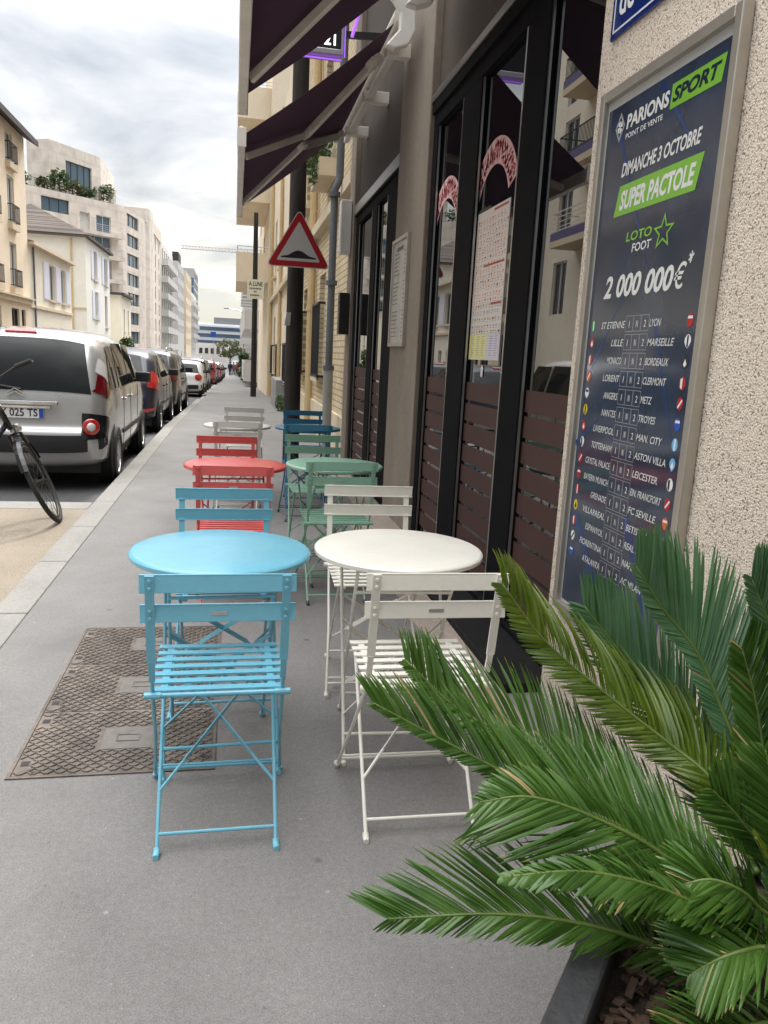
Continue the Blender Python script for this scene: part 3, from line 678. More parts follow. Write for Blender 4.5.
# ---- right side beyond the cafe
bb, inf = block('brick_house', 'beige brick house with drainpipe and window box just past the cafe', 'house', [(1.45,18.4),(1.45,9.7),(12,9.7),(12,18.4)], -.3, 9.4,
    {0: [(1.2,2.1,1.0,2.7,dict(fm='frame_white')), (4.4,5.3,1.0,2.7,dict(fm='frame_white')), (4.4,5.4,4.3,6.1,dict(fm='frame_white')), (1.2,2.1,4.3,6.1,dict(fm='frame_white'))]}, 'beige_brick')
p0,d,n = inf[0]
for u in (1.1, 4.3): railing(bb, p0, d, n, u, u+1.1, .95, 2.2, .1, 'rail_dark', name='window_grille', returns=True)
cornice(bb, p0,d,n, 0, 8.7, 3.4, .16, .12, 'trim_stone', 'string_course'); cornice(bb, p0,d,n, 0, 8.7, 0, .55, .05, 'wall_ochre', 'plinth')
dp = MB(); dp.tube([(1.36,14.6,9.2),(1.36,14.6,.0)], .07, 10)
for z in (2.2,4.8,7.2): dp.lathe([(.085,-.05),(.085,.05)], 10, (1.36,14.6,z))
dp.build('drainpipe', 'pipe_beige', bb)
wb_ = thing('window_box', 'planter box of trailing green plants on the upper brick house windowsill', 'planter', (1.3,12.6,3.98))
b = MB(); b.box(1.18,1.44,12.0,13.3,3.95,4.2); b.build('box', 'trim_stone', wb_)
f = MB(); leaf_cloud(f, (1.2,12.65,4.42), .22,.7,.3, 420, .055, hollow=.0); leaf_cloud(f, (1.12,12.3,4.1), .1,.3,.25, 120, .05, hollow=0); f.build('foliage', 'shrub_leaf', wb_)
ob, inf = block('ochre_house', 'plain pale ochre house between the brick house and the balcony building', 'house', [(1.4,31),(1.4,18.45),(12,18.45),(12,31)], -.8, 8.6,
    {0: [(1.5,2.6,.6,2.6,dict(fm='frame_white')), (5.2,6.3,.6,2.6,dict(fm='frame_white')), (9,10.1,.6,2.6,dict(fm='frame_white')), (1.5,2.6,4.0,5.9), (5.2,6.3,4.0,5.9), (9,10.1,4.0,5.9)]}, 'wall_far_beige')
p0,d,n = inf[0]
cornice(ob, p0,d,n, 0, 12.5, 3.2, .14, .12, 'trim_stone', 'string_course')
for u in (1.4,5.1,8.9): railing(ob, p0, d, n, u, u+1.3, .5, 1.6, .1, 'rail_dark', name='window_grille')
for y in (18.9, 24.6, 30.6):
    dp = MB(); dp.tube([(1.33,y,8.4),(1.33,y,-.3)], .055, 8); dp.build('drainpipe', 'pipe_beige', ob)
# balcony building
hs = []
for z in (4.2,7.05,9.9): hs += [(1.0,3.0,z+.1,z+2.3,dict(fm='frame_white',sill=False)), (6.0,8.0,z+.1,z+2.3,dict(fm='frame_white',sill=False))]
cb, inf = block('balcony_building', 'beige building with deep solid balconies jutting over the pavement', 'building', [(1.25,44),(1.25,31.2),(14,31.2),(14,44)], -1.2, 13.2, {0: hs}, 'wall_far_beige')
for z in (4.0, 6.95, 9.9):
    b = MB(); b.box(.0,1.24,31.6,37.5,z,z+.16); b.box(.0,.1,31.6,37.5,z+.16,z+1.1); b.box(.1,1.24,31.6,31.7,z+.16,z+1.1); b.box(.1,1.24,37.4,37.5,z+.16,z+1.1)
    bal = b.build('balcony', 'wall_far_beige', cb)
    r = MB(); r.tube([(1.24,31.65,z+1.32),(.05,31.65,z+1.32),(.05,37.45,z+1.32),(1.24,37.45,z+1.32)], .02, 6)
    r.tube([(1.24,31.65,z+1.2),(.05,31.65,z+1.2),(.05,37.45,z+1.2)], .015, 6); r.build('handrail', 'rail_white', bal)
far_block('right_block', 'pale block with small balconies far down on the right', 'building', [(1.6,78),(1.6,44.4),(14,44.4),(14,78)], 9.5, 'wall_pale', 3, 0, 33.6, 8, balc=('rail_white',1))
far_block('right_far_block', 'grey block at the far end of the right row', 'building', [(1.9,150),(1.9,80),(14,80),(14,150)], 9.0, 'wall_grey', 3, 0, 70, 14, balc=('rail_white',2))

# ================================================================== CAFE
cafe = thing('cafe_building', 'brown rendered cafe front with black framed windows and a pebble-dash end wall', 'building', (1.4,4,0))
b = MB(); b.box(1.298,1.75,-3.5,2.885,-.2,7.5); b.build('pebble_wall', 'pebble_dash', cafe)
b = MB(); b.box(1.33,1.75,5.72,6.76,-.2,7.5); b.build('pilaster', 'pilaster_stone', cafe, bevel=.01)
b = MB(); b.box(1.33,1.75,9.30,9.66,-.2,7.5); b.build('pilaster', 'pilaster_stone', cafe, bevel=.01)
b = MB(); b.box(1.385,1.75,2.885,5.72,3.2,7.5); b.build('fascia', 'render_fascia', cafe)
b = MB(); b.box(1.385,1.75,6.76,9.30,3.06,7.5); b.build('fascia', 'render_fascia', cafe)
b = MB(); b.box(1.75,6,-3.5,9.66,-.2,9.4); b.build('upper_wall', 'render_brown', cafe)
# sign band under the awnings / beams
for (ya, yb, z) in ((2.887,5.718,3.06),(6.762,9.298,2.94)):
    zs_ = z+.075 if z > 3 else z+.02
    b = MB(); b.box(1.335,1.43,ya,yb,zs_,z+.12); b.build('beam', 'brushed_beam', cafe, bevel=.004)
    b = MB(); b.box(1.345,1.43,ya,yb,z+.0005,zs_-.0005); b.build('beam', 'black_frame', cafe, bevel=.004)
# windows
def shop_window(y0, y1, ztop, posts, zf, name='shop_window'):
    w = MB()
    w.box(1.365,1.46,y0,y1,ztop-.09,ztop)                      # head
    w.box(1.365,1.46,y0,y1,.0,.07)
    for (a, c) in posts: w.box(1.365,1.46,a,c,.07,ztop-.09)
    win = w.build(name, 'black_frame', cafe, bevel=.004)
    e = MB()
    for (a, c) in posts:
        if c < y1-.01: e.box(1.368,1.385,c+.001,c+.022,.075,ztop-.095)
        if a > y0+.01: e.box(1.374,1.385,a-.012,a-.001,.075,ztop-.095)
    e.build('bead', 'alu', win)
    g = MB(); g.box(1.40,1.41,y0+.01,y1-.01,.06,ztop-.08); g.build('pane', 'shop_glass', win)
    edges = sorted(posts)
    for k in range(len(edges)-1):
        a, c = edges[k][1]+.024, edges[k+1][0]-.014
        f = MB(); z = 1.25
        while z > .2:
            zb = max(z-.106, .075); f.box(1.3965,1.3995,a,c,zb,z); z -= .126
        f.build('film_strips', 'film_brown', win)
    return win
w1 = shop_window(2.887, 5.718, 3.06, [(2.887,2.95),(3.61,3.89),(4.61,4.97),(5.60,5.718)], 1.25)
w2_ = shop_window(6.762, 9.298, 2.94, [(6.762,7.38),(7.93,8.22),(9.14,9.298)], 1.25)
b = MB(); b.box(1.13,1.364,2.887,5.718,-.05,.045); b.build('threshold', 'sill_black', cafe, bevel=.006)
b = MB(); b.box(1.10,1.33,5.72,9.3,-.05,.025); b.build('threshold', 'step_stone', cafe, bevel=.006)
b = MB(); b.box(.95,1.13,2.3,6.4,-.05,.012); b.build('step', 'step_stone', cafe, bevel=.004)
R_, U_ = V((0,-1,0)), V((0,0,1))
# arched red lettering on the panes
def arch(win, yc, zc, r, hgt, n, a0, a1):
    bk = MB(); N = 26
    for i in range(N+1):
        t = a0+(a1-a0)*i/N
        for q in (r-.015, r+hgt+.015): bk.v.append(V((1.3985, yc-math.cos(t)*q*1.0, zc+math.sin(t)*q)))
    for i in range(N): bk.f.append([2*i,2*i+1,2*i+3,2*i+2]); bk.m.append(0)
    ar = bk.build('arch_sticker', 'letter_pink', win)
    q = MB(); rr = random.Random(n)
    for i in range(n):
        t = a1+(a0-a1)*(i+.5)/n
        up = V((0,-math.cos(t),math.sin(t))); rt = V((0,-math.sin(t),-math.cos(t))); o = V((1.3979,yc,zc))+up*(r+hgt/2)
        for _ in range(7):                    # brushed strokes, too blurred in the photograph to be read
            c = o + rt*rr.uniform(-.4,.4)*(a1-a0)*r/n + up*rr.uniform(-.42,.42)*hgt; g = rr.uniform(-1.0,1.0)
            dd = up*math.cos(g)+rt*math.sin(g); ss = rt*math.cos(g)-up*math.sin(g); l, w = hgt*rr.uniform(.15,.32), hgt*.05
            q.add([c-dd*l-ss*w*.4, c+ss*w*1.6, c+dd*l+ss*w*.4, c-ss*w*1.6], [(0,1,2,3)])
    q.build('brush_strokes', 'letter_red', ar)
arch(w1, 4.36, 2.17, .29, .11, 20, math.radians(22), math.radians(155))
arch(w1, 5.36, 2.17, .29, .11, 20, math.radians(22), math.radians(155))
# menu sheet stuck inside the middle pane
mp = thing('menu_poster', 'large pale picture menu with rows of small dishes on the middle window pane', 'poster', (1.398,4.4,1.385))
mm_ = ['paper','paper_pink','paper_yellow','paper_lilac','ink_orange','ink_tan','ink_dark','ink_red']
b = MB(); b.box(1.3965,1.3992,4.05,4.60,1.385,2.22)
b.slot = 1; b.box(1.3955,1.3963,4.055,4.595,1.70,2.215)
b.slot = 2; b.box(1.3955,1.3963,4.27,4.595,1.39,1.53)
b.slot = 3; b.box(1.3955,1.3963,4.055,4.265,1.39,1.53)
rr = random.Random(3); z = 2.17
while z > 1.55:
    y = 4.57
    while y > 4.08:
        w, h = rr.uniform(.014,.034), rr.uniform(.008,.019)
        b.slot = rr.choice([4,5,5,5,7,6] if rr.random() < .6 else [5,5,4]); N = 7; o_ = V((1.3950, y-w/2, z-h/2))
        b.add([o_+V((0,math.cos(2*PI*k/N)*w/2*rr.uniform(.7,1.1),math.sin(2*PI*k/N)*h/2*rr.uniform(.7,1.1))) for k in range(N)], [tuple(range(N))[::-1]])
        b.slot = 6; b.box(1.3948,1.3954,y-rr.uniform(.016,.03),y,z-h-.008,z-h-.006)
        y -= rr.uniform(.040,.056)
    z -= rr.choice([.031,.034,.040])
b.slot = 7
for z0, ye in ((2.195,4.30),(1.905,4.42),(1.69,4.25)): b.box(1.3948,1.3954,4.07,ye,z0,z0+.011)
b.slot = 6
b.box(1.3948,1.3954,4.36,4.59,2.223,2.236)
for k in range(9):
    for y in (4.56,4.45,4.36,4.22,4.13): b.box(1.3948,1.3954,y-rr.uniform(.03,.06),y,1.515-k*.013,1.517-k*.013)
b.build('printed_sheet', mm_, mp)
b = MB(); b.box(1.3948,1.3954,4.30,4.335,1.29,1.33); b.prism([(-.028,0),(.028,0),(0,.024)], (1.3954,4.3175,1.332), (0,-1,0), (0,0,1), (-1,0,0), .0006); tag(b.build('pane_sticker', 'enamel_white'), 'tiny white house-shaped sticker on the glass below the picture menu', 'sticker')
# framed menu on the pilaster
mf = thing('framed_menu', 'narrow framed menu hung on the stone pilaster between the two windows', 'menu', (1.32,6.4,1.46))
b = MB()
for a in ((6.12,6.15,1.465,2.335),(6.69,6.72,1.465,2.335),(6.15,6.69,1.465,1.495),(6.15,6.69,2.305,2.335)): b.box(1.30,1.33,*a)
b.build('frame', 'alu_warm', mf, bevel=.003)
b = MB(); b.box(1.312,1.329,6.151,6.689,1.496,2.304); b.slot = 1
for k in range(22):
    z = 2.24-k*.033
    if k == 0: b.box(1.3105,1.3118,6.3,6.55,z-.01,z+.02); continue
    if k in (7,14): continue
    b.box(1.3105,1.3118,6.40+rr.uniform(0,.08),6.64,z,z+.007); b.box(1.3105,1.3118,6.20,6.25,z,z+.007)
b.build('sheet', ['paper_dim','ink_dark'], mf)

# ---- advertising poster in its frame on the pebble wall
ad = thing('poster_case', 'tall dark blue betting poster in a metal frame on the pebble-dash wall', 'poster', (1.29,2.39,.54))
PY0, PY1, PZ0, PZ1 = 1.975, 2.775, .43, 2.315         # right edge, left edge, bottom, top
b = MB(); fw = .034
for a in ((PY0,PY0+fw,PZ0,PZ1),(PY1-fw,PY1,PZ0,PZ1),(PY0+fw,PY1-fw,PZ0,PZ0+fw),(PY0+fw,PY1-fw,PZ1-fw,PZ1)): b.box(1.262,1.297,*a)
b.build('frame', 'alu_warm', ad, bevel=.004)
b = MB(); b.box(1.282,1.296,PY0+fw,PY1-fw,PZ0+fw,PZ1-fw); b.build('backing', 'poster_margin', ad)
SX = 1.2805; PZB = .53
b = MB(); b.box(SX,1.2818,PY0+fw+.018,PY1-fw-.012,PZ0+fw+.012,PZ1-fw-.03); sheet = b.build('poster_sheet', 'poster_navy', ad)
def PP(x, y, k=0.0): return V((SX-.0004-k, PY1-fw-.012-x, PZB+fw+.012+y))      # x to the right, y up, on the sheet (.70 x 1.675)
SW, SH = PY1-fw-.012-(PY0+fw+.018), (PZ1-fw-.03)-(PZ0+fw+.012)
for (x0,y0,x1,y1,w) in ((.06,1.62,.42,1.05,.022),(.34,1.66,.64,1.36,.018),(.45,.95,.66,.55,.024),(.04,.75,.30,1.12,.018),(.02,.25,.35,-.06,.04),(.4,.30,.66,-.05,.05),(.0,.5,.16,.62,.025)):
    b = MB(); d = V((x1-x0,y1-y0,0)).normalized(); s_ = V((-d.y,d.x,0))*w
    b.add([PP(x0,y0), PP(x0+s_.x,y0+s_.y), PP(x1+s_.x*.1,y1+s_.y*.1), PP(x1,y1)], [(0,1,2,3)])
    b.build('blue_streak', 'poster_streak', sheet)
def ptext(s, x, y, h, w, m='poster_white', sh=.22, bo=.02, name='lettering', al='LEFT', k=.0008):
    return text_obj(s, name, m, PP(x,y), R_, U_, h, sheet, width=w, shear=sh, bold=bo, ext=k, align=al)
def ppoly(pts, m, name, k=.0006): 
    q = MB(); q.add([PP(x,y,k) for x,y in pts], [tuple(range(len(pts)))]); return q.build(name, m, sheet)
ptext('PARIONS', .140, 1.586, .042, .262, bo=.035, sh=.08)
ppoly([(.410,1.570),(.668,1.570),(.682,1.640),(.414,1.640)], 'poster_green', 'green_banner')
ptext('SPORT', .422, 1.588, .038, .240, 'poster_text_dark', sh=.25, bo=.035, k=.0012)
ptext('POINT DE VENTE', .142, 1.553, .016, .232, sh=0, bo=.015)
# emblem: a line lozenge with a ball
q = MB()
lo = [(.094,1.555),(.126,1.602),(.094,1.648),(.062,1.602)]
for i in range(4):
    a, c = lo[i], lo[(i+1)%4]; mx_, my_ = .094, 1.602
    ins = lambda p, f: (mx_+(p[0]-mx_)*f, my_+(p[1]-my_)*f)
    for f0, f1 in ((1,.93),(.84,.77)):
        q.add([PP(*ins(a,f0),.0006), PP(*ins(c,f0),.0006), PP(*ins(c,f1),.0006), PP(*ins(a,f1),.0006)], [(0,1,2,3)])
N = 16
for i in range(N):
    t0, t1 = 2*PI*i/N, 2*PI*(i+1)/N
    if i % 4 == 3: continue
    q.add([PP(.094,1.602,.0006), PP(.094+.017*math.cos(t0),1.602+.021*math.sin(t0),.0006), PP(.094+.017*math.cos(t1),1.602+.021*math.sin(t1),.0006)], [(0,1,2)])
q.build('emblem', 'poster_white', sheet)
ptext('DIMANCHE 3 OCTOBRE', .140, 1.433, .042, .465, bo=.025)
ppoly([(.112,1.306),(.603,1.306),(.630,1.404),(.138,1.404)], 'poster_green', 'green_banner')
ptext('SUPER PACTOLE', .150, 1.326, .057, .445, bo=.035, k=.0012)
ptext('LOTO', .222, 1.214, .028, .165, 'poster_green', sh=.1, bo=.025); ptext('FOOT', .268, 1.176, .026, .122, sh=.1, bo=.02)
# outlined star
q = MB(); sp = []; si = []
for i in range(10):
    t = PI/2+PI*i/5; r = .064 if i%2 == 0 else .027; sp.append((.456+r*math.cos(t), 1.214+r*.9*math.sin(t))); si.append((.456+r*.70*math.cos(t), 1.214+r*.64*math.sin(t)))
for i in range(10):
    j = (i+1)%10; q.add([PP(*sp[i],.0006),PP(*sp[j],.0006),PP(*si[j],.0006),PP(*si[i],.0006)], [(0,1,2,3)])
q.build('star', 'poster_green', sheet)
ptext('2 000 000', .100, 1.038, .070, .445, bo=.03); ptext('€', .548, 1.038, .070, .062, bo=.012); ptext('*', .615, 1.085, .05, .026)
rows = [('ST ETIENNE','LYON','green','red'),('LILLE','MARSEILLE','red','white'),('MONACO','BORDEAUX','red','dark'),('LORIENT','CLERMONT','orange','red'),('ANGERS','METZ','white','red'),
 ('NANTES','TROYES','yellow','blue'),('LIVERPOOL','MAN. CITY','red','skyb'),('TOTTENHAM','ASTON VILLA','white','skyb'),('CRYSTAL PALACE','LEICESTER','red','white'),('BAYERN MUNICH','EIN. FRANCFORT','red','red'),
 ('GRENADE','FC SEVILLE','red','orange'),('VILLARREAL','BETIS SEVILLE','yellow','green'),('ESPANYOL','REAL MADRID','red','white'),('FIORENTINA','NAPLES','white','blue'),('ATALANTA','AC MILAN','blue','red')]
for i, (a, c, ca, cc) in enumerate(rows):
    y = .932 - i*.0600
    ptext(a, .280, y, .023, min(.0172*len(a), .19), bo=.006, name='team_name', al='RIGHT')
    ptext(c, .436, y, .023, min(.0172*len(c), .19), bo=.006, name='team_name')
    for k, ch in enumerate('1N2'): ptext(ch, .308+k*.050, y, .022, .013 if ch != '1' else .006, sh=.1, bo=.006, name='odds', al='CENTER')
    q = MB()
    for k in range(3):
        x0, x1, y0, y1 = .284+k*.050, .332+k*.050, y-.013, y+.038
        for (u0,u1,v0,v1) in ((x0,x1,y0,y0+.0012),(x0,x1,y1-.0012,y1),(x0,x0+.0012,y0,y1),(x1-.0012,x1,y0,y1)): q.add([PP(u0,v0,.0006),PP(u1,v0,.0006),PP(u1,v1,.0006),PP(u0,v1,.0006)],[(0,1,2,3)])
    q.build('odds_boxes', 'poster_margin', sheet)
    for x, cl in ((.045,ca),(.662,cc)):
        q = MB(); N = 14; sh_ = i % 3
        pts = []
        for j in range(N):
            t = 2*PI*j/N; u, w = math.cos(t), math.sin(t)
            if sh_ == 1: u = u*(1 if w > -.2 else 1+.5*w)
            pts.append(PP(x+.0165*u, y+.012+.020*w, .0006))
        q.add(pts, [tuple(range(N))]); cm = q.build('club_crest', 'crest_'+cl, sheet)
        q = MB(); kd = (i*7 + (0 if x < .3 else 3)) % 5
        def bq(*c): q.add([PP(x+u, y+.012+w, .0011) for u, w in c], [(0,1,2,3)])
        if kd == 0: bq((-.004,-.017),(.004,-.017),(.004,.017),(-.004,.017))
        elif kd == 1: bq((-.013,-.010),(-.008,-.014),(.013,.010),(.008,.014))
        elif kd == 2: bq((-.009,-.006),(.0,-.014),(.009,-.006),(.0,.010))
        elif kd == 3: bq((-.013,.004),(.013,.004),(.011,.012),(-.011,.012))
        else: bq((-.010,-.012),(.0,-.018),(.0,.016),(-.011,.012))
        q.build('crest_band', 'crest_white' if cl not in ('white','yellow') else 'crest_dark', cm)
# street name plate
sp_ = thing('street_name_plate', 'blue enamel street name plate with white border above the poster', 'street sign', (1.29,2.5,2.4))
zb = 2.50; b = MB(); b.box(1.286,1.298,2.00,2.80,zb,zb+.42); pl = b.build('plate', 'plate_blue', sp_, bevel=.003)
b = MB()
for a in ((2.02,2.78,zb+.018,zb+.024),(2.02,2.78,zb+.396,zb+.402),(2.02,2.026,zb+.024,zb+.396),(2.774,2.78,zb+.024,zb+.396)): b.box(1.2845,1.2858,*a)
b.build('white_border', 'enamel_white', pl)
text_obj('de', 'lettering', 'enamel_white', (1.2858,2.745,zb+.062), R_, U_, .10, pl, width=.105, bold=.02, ext=.001)

# ---- awnings
def awning(ya, yb, label, arms, caps):
    t = thing('awning', label, 'awning', (1.15,(ya+yb)/2,3.75))
    N = 8; f = MB()
    for k in (0, 1):
        for i in range(N+1):
            s = i/N; x = 1.13+(.05-1.13)*s; z = 3.80+(2.93-3.80)*s-.03*math.sin(PI*s)+k*.004
            f.v += [V((x,ya+.06,z)), V((x,yb-.06,z))]
    o = 2*(N+1)
    for i in range(N): f.f += [[2*i,2*i+1,2*i+3,2*i+2],[o+2*i,o+2*i+2,o+2*i+3,o+2*i+1]]; f.m += [0,0]
    for i in range(N): f.f += [[2*i,2*i+2,o+2*i+2,o+2*i],[2*i+1,o+2*i+1,o+2*i+3,2*i+3]]; f.m += [0,0]
    f.build('fabric', 'awning_cloth', t)
    b = MB(); b.obox((.03,(ya+yb)/2,2.89), (.028,0,0), (0,(yb-ya)/2,0), (0,0,.055)); b.tube([(.03,ya,2.95),(.03,yb,2.95)], .024, 8); fr = b.build('front_rail', 'awning_metal', t, bevel=.006)
    for y in (ya-.006, yb+.006):
        b = MB(); b.obox((.03,y,2.895), (.034,0,0), (0,.006,0), (0,0,.066)); b.build('end_plate', 'awning_metal', fr, bevel=.003)
    b = MB(); b.bar((1.20,ya,3.74),(1.20,yb,3.74),.05,.05); tb = b.build('torsion_bar', 'awning_metal', t)
    b = MB(); b.tube([(1.18,ya+.03,3.86),(1.18,yb-.03,3.86)], .055, 14); b.build('roller_tube', 'awning_metal', t, smooth=False)
    for y in [ya+.4+(yb-ya-.8)*i/2 for i in range(3)]:
        b = MB(); b.box(1.14,1.385,y-.04,y+.04,3.69,3.79); b.build('wall_bracket', 'awning_metal', t, bevel=.006)
    for y in caps:
        prof = [(1.05,3.60),(1.12,3.585),(1.22,3.62),(1.27,3.72),(1.26,3.86),(1.20,3.965),(1.11,3.99),(1.04,3.95),(1.10,3.90),(1.15,3.83),(1.15,3.72),(1.10,3.66)]
        b = MB(); b.prism(prof, (0,y-.035,0), (1,0,0), (0,0,1), (0,1,0), .07); b.build('end_cap', 'plastic_white', t, bevel=.012)
    for (sy, ey, hy) in arms:
        S, E_, H_ = V((1.08,sy,3.70)), V((.60,ey,3.27)), V((.07,hy,2.87))
        a = MB(); a.bar(S, E_, .035, .07); arm = a.build('arm', 'awning_metal', t, bevel=.008)
        a = MB(); a.bar(E_, H_, .03, .055); a.build('forearm', 'awning_metal', arm, bevel=.006)
        nrm = (E_-S).cross(H_-E_).normalized()
        a = MB(); a.lathe([(.05,-.025),(.05,.025)], 14, E_, nrm); a.build('elbow', 'awning_metal', arm, bevel=.004)
        a = MB(); a.lathe([(.075,-.03),(.075,.03)], 16, S, nrm); 
        for k in range(5): q = S + nrm.orthogonal().normalized()*.045; a.lathe([(.011,-.037),(.011,.037)], 6, S + (Matrix.Rotation(2*PI*k/5, 3, nrm) @ (q-S)), nrm)
        a.build('shoulder', 'awning_metal', arm)
    return t
awning(6.15, 9.25, 'purple awning farther from the camera, its folding arms and white end cap in full view', [(6.72,7.35,6.6),(8.95,7.75,8.55)], (6.1,))
awning(2.95, 5.35, 'purple awning nearer the camera, cut off by the top edge of the picture', [(3.3,3.9,3.2),(4.95,4.3,4.8)], (5.4,))
# ---- LED sign above the farther awning
ls = thing('led_sign', 'black hanging sign with lit white digits and a purple edge above the farther awning', 'sign', (.9,7.75,4.1))
b = MB(); b.box(.12,.915,7.66,7.80,4.09,4.75); bd = b.build('case', 'sign_black', ls, bevel=.006)
b = MB()
for a in ((.09,.12,4.045,4.79),(.915,.94,4.045,4.79),(.12,.915,4.045,4.09),(.12,.915,4.75,4.79)): b.box(a[0],a[1],7.64,7.82,a[2],a[3])
b.build('frame', 'alu', ls, bevel=.004)
b = MB(); b.box(.12,.93,7.72,7.74,4.028,4.036); b.box(.955,.963,7.72,7.74,4.06,4.79); b.build('purple_tube', 'neon_purple', ls)
text_obj('25 21', 'digits', 'led_white', (.865,7.658,4.125), (1,0,0), (0,0,1), .092, bd, width=.27, bold=.02, ext=.002, align='RIGHT')
text_obj('25 21', 'digits', 'led_red', (.865,7.658,4.30), (1,0,0), (0,0,1), .092, bd, width=.27, bold=.01, ext=.002, align='RIGHT')
b = MB(); b.bar((.965,7.73,4.65),(1.75,7.73,4.8),.05,.05); b.build('bracket', 'dark_metal', ls)
b = MB(); b.bar((.965,7.73,4.25),(1.75,7.73,4.3),.05,.05); b.build('bracket', 'dark_metal', ls)
b = MB(); b.tube([at_y(352,37,7.3), at_y(367,-14,7.3)], .014, 8); nl = b.build('neon_tube', 'neon_purple'); tag(nl, 'slanted lit purple neon tube on the wall right of the digit sign', 'neon light')
# ---- poles, signs, pipes
wp = thing('wooden_pole', 'thick dark wooden pole behind the teal chairs carrying the triangle sign', 'pole', (.685,9.45,0))
b = MB(); b.tube([(.685,9.45,-.05),(.69,9.45,2.5),(.695,9.45,7.2)], [.10,.096,.086], 16); b.build('post', 'wood_pole', wp, smooth=False, autosmooth=40)
st = MB(); st.obox((.625,9.37,1.76),(.05,.02,0),(.003,-.004,0),(.012,0,.075)); tag(st.build('pole_sticker', 'sign_white'), 'small white paper sticker peeling off the dark wooden pole', 'sticker')
ts = thing('warning_sign', 'red bordered white triangle speed hump warning sign fixed to the dark pole', 'road sign', (.70,9.30,2.35))
def rtri(R, rad, n=6):
    pts = []
    for k in range(3):
        a = PI/2+2*PI*k/3; cx, cy = (R-2*rad)*math.cos(a), (R-2*rad)*math.sin(a)
        for j in range(n+1):
            t = a-PI/3+2*PI/3*j/n; pts.append((cx+rad*math.cos(t), cy+rad*math.sin(t)))
    return pts
tcn = (.705, 9.30, 2.555)
for nm, R, rad, m, y, th in (('back_plate',.43,.035,'sign_white',9.30,.02),('red_border',.412,.03,'sign_red',9.2965,.003),('white_field',.292,.012,'sign_white',9.293,.003)):
    b = MB(); b.prism(rtri(R,rad), (tcn[0],y,tcn[2]), (1,0,0), (0,0,1), (0,1,0), th); b.build(nm, m, ts)
hump = [(-.20,-.10)] + [(-.13+.26*i/12, -.10+.012+.058*math.sin(PI*i/12)**1.3) for i in range(13)] + [(.20,-.10),(.20,-.115),(-.20,-.115)]
b = MB(); b.prism(hump, (tcn[0],9.290,tcn[2]), (1,0,0), (0,0,1), (0,1,0), .002); b.build('hump_symbol', 'sign_blackf', ts)
b = MB(); b.bar((.62,9.33,2.45),(.80,9.33,2.45),.03,.03); b.bar((.62,9.33,2.7),(.80,9.33,2.7),.03,.03); b.build('clamp', 'steel', ts)
dp = thing('downpipe', 'grey downpipe on the wall between the cafe and the brick house', 'pipe', (1.24,10.5,0))
b = MB(); b.tube([(1.30,10.5,7.4),(1.30,10.5,3.6)], .05, 10); b.tube([(1.30,10.5,3.6),(1.24,10.5,3.45),(1.24,10.5,1.2)], .05, 10); b.build('upper_pipe', 'pipe_grey', dp, autosmooth=40)
b = MB(); b.tube([(1.24,10.5,1.2),(1.24,10.5,0)], .065, 12); b.build('lower_pipe', 'grey_box', dp, autosmooth=40)
b = MB()
for z in (1.2,2.3,3.4): b.lathe([(.075,-.03),(.075,.03)], 12, (1.24,10.5,z))
b.build('collar', 'pipe_grey', dp)
mb_ = thing('meter_box', 'slim white electric box on the end pilaster next to the grey downpipe', 'box', (1.25,9.55,2.5))
b = MB(); b.box(1.20,1.325,9.42,9.60,2.55,3.15); b.build('casing', 'plastic_white', mb_, bevel=.01)
b = MB(); b.box(1.195,1.2,9.44,9.58,2.58,3.12); b.build('lid', 'plastic_white', mb_)
mb2 = thing('letter_box', 'slim dark grey box on the end pilaster below the white electric box', 'box', (1.25,9.5,1.6))
b = MB(); b.box(1.21,1.325,9.36,9.52,1.62,2.1); b.build('casing', 'dark_metal', mb2, bevel=.008)
b = MB(); b.box(1.205,1.209,9.38,9.50,1.98,2.0); b.build('slot', 'black_matt', mb2)
PX, PY = .70, 30.0
bp = thing('sign_post', 'tall thin dark post with a small cream notice board beyond the dark wooden pole', 'sign post', (PX,PY,gz(PY)))
b = MB(); b.tube([(PX,PY,gz(PY)),(PX,PY,6.3)], [.11,.08], 12); b.build('post', 'dark_metal', bp)
b = MB(); b.box(.41,1.03,PY-.19,PY-.15,3.26,3.95); b.slot = 1
q = b
for z, a in ((3.60,.22),(3.49,.06),(3.36,.19)):
    for k in range(int(a*2/.055)): q.box(.72-a+k*.055, .72-a+k*.055+.036, PY-.198, PY-.1905, z, z+.055)
bo_ = b.build('notice_board', ['sign_cream','ink_dark'], bp)
text_obj('A LUNE', 'lettering', 'ink_dark', (.72,PY-.192,3.72), (1,0,0), (0,0,1), .15, bo_, width=.50, bold=.03, align='CENTER')
b = MB(); b.box(PX-.1,PX+.1,PY-.149,PY+.02,3.4,3.46); b.box(PX-.1,PX+.1,PY-.149,PY+.02,3.76,3.82); b.build('clamp', 'dark_metal', bp)
lp = thing('street_lamp', 'slim street lamp with curved arm far down the right pavement', 'street lamp', (.9,88,gz(88)))
b = MB(); b.tube([(.9,88,gz(88)),(.9,88,5.0),(.75,88,5.4),(.2,88,5.65),(-.7,88,5.75)], [.08,.06,.05,.04,.035], 8); b.build('pole', 'steel', lp)
b = MB(); b.obox((-.95,88,5.74),(.3,0,0),(0,.1,0),(0,0,.05)); b.build('lamp_head', 'grey_box', lp)
ub = thing('utility_box', 'low green grey street cabinet at the foot of the pale ochre house', 'cabinet', (1.2,23,-.19))
b = MB(); b.box(1.12,1.385,21.6,24.4,gz(23)-.05,.62); b.build('cabinet', 'grey_box', ub, bevel=.01)
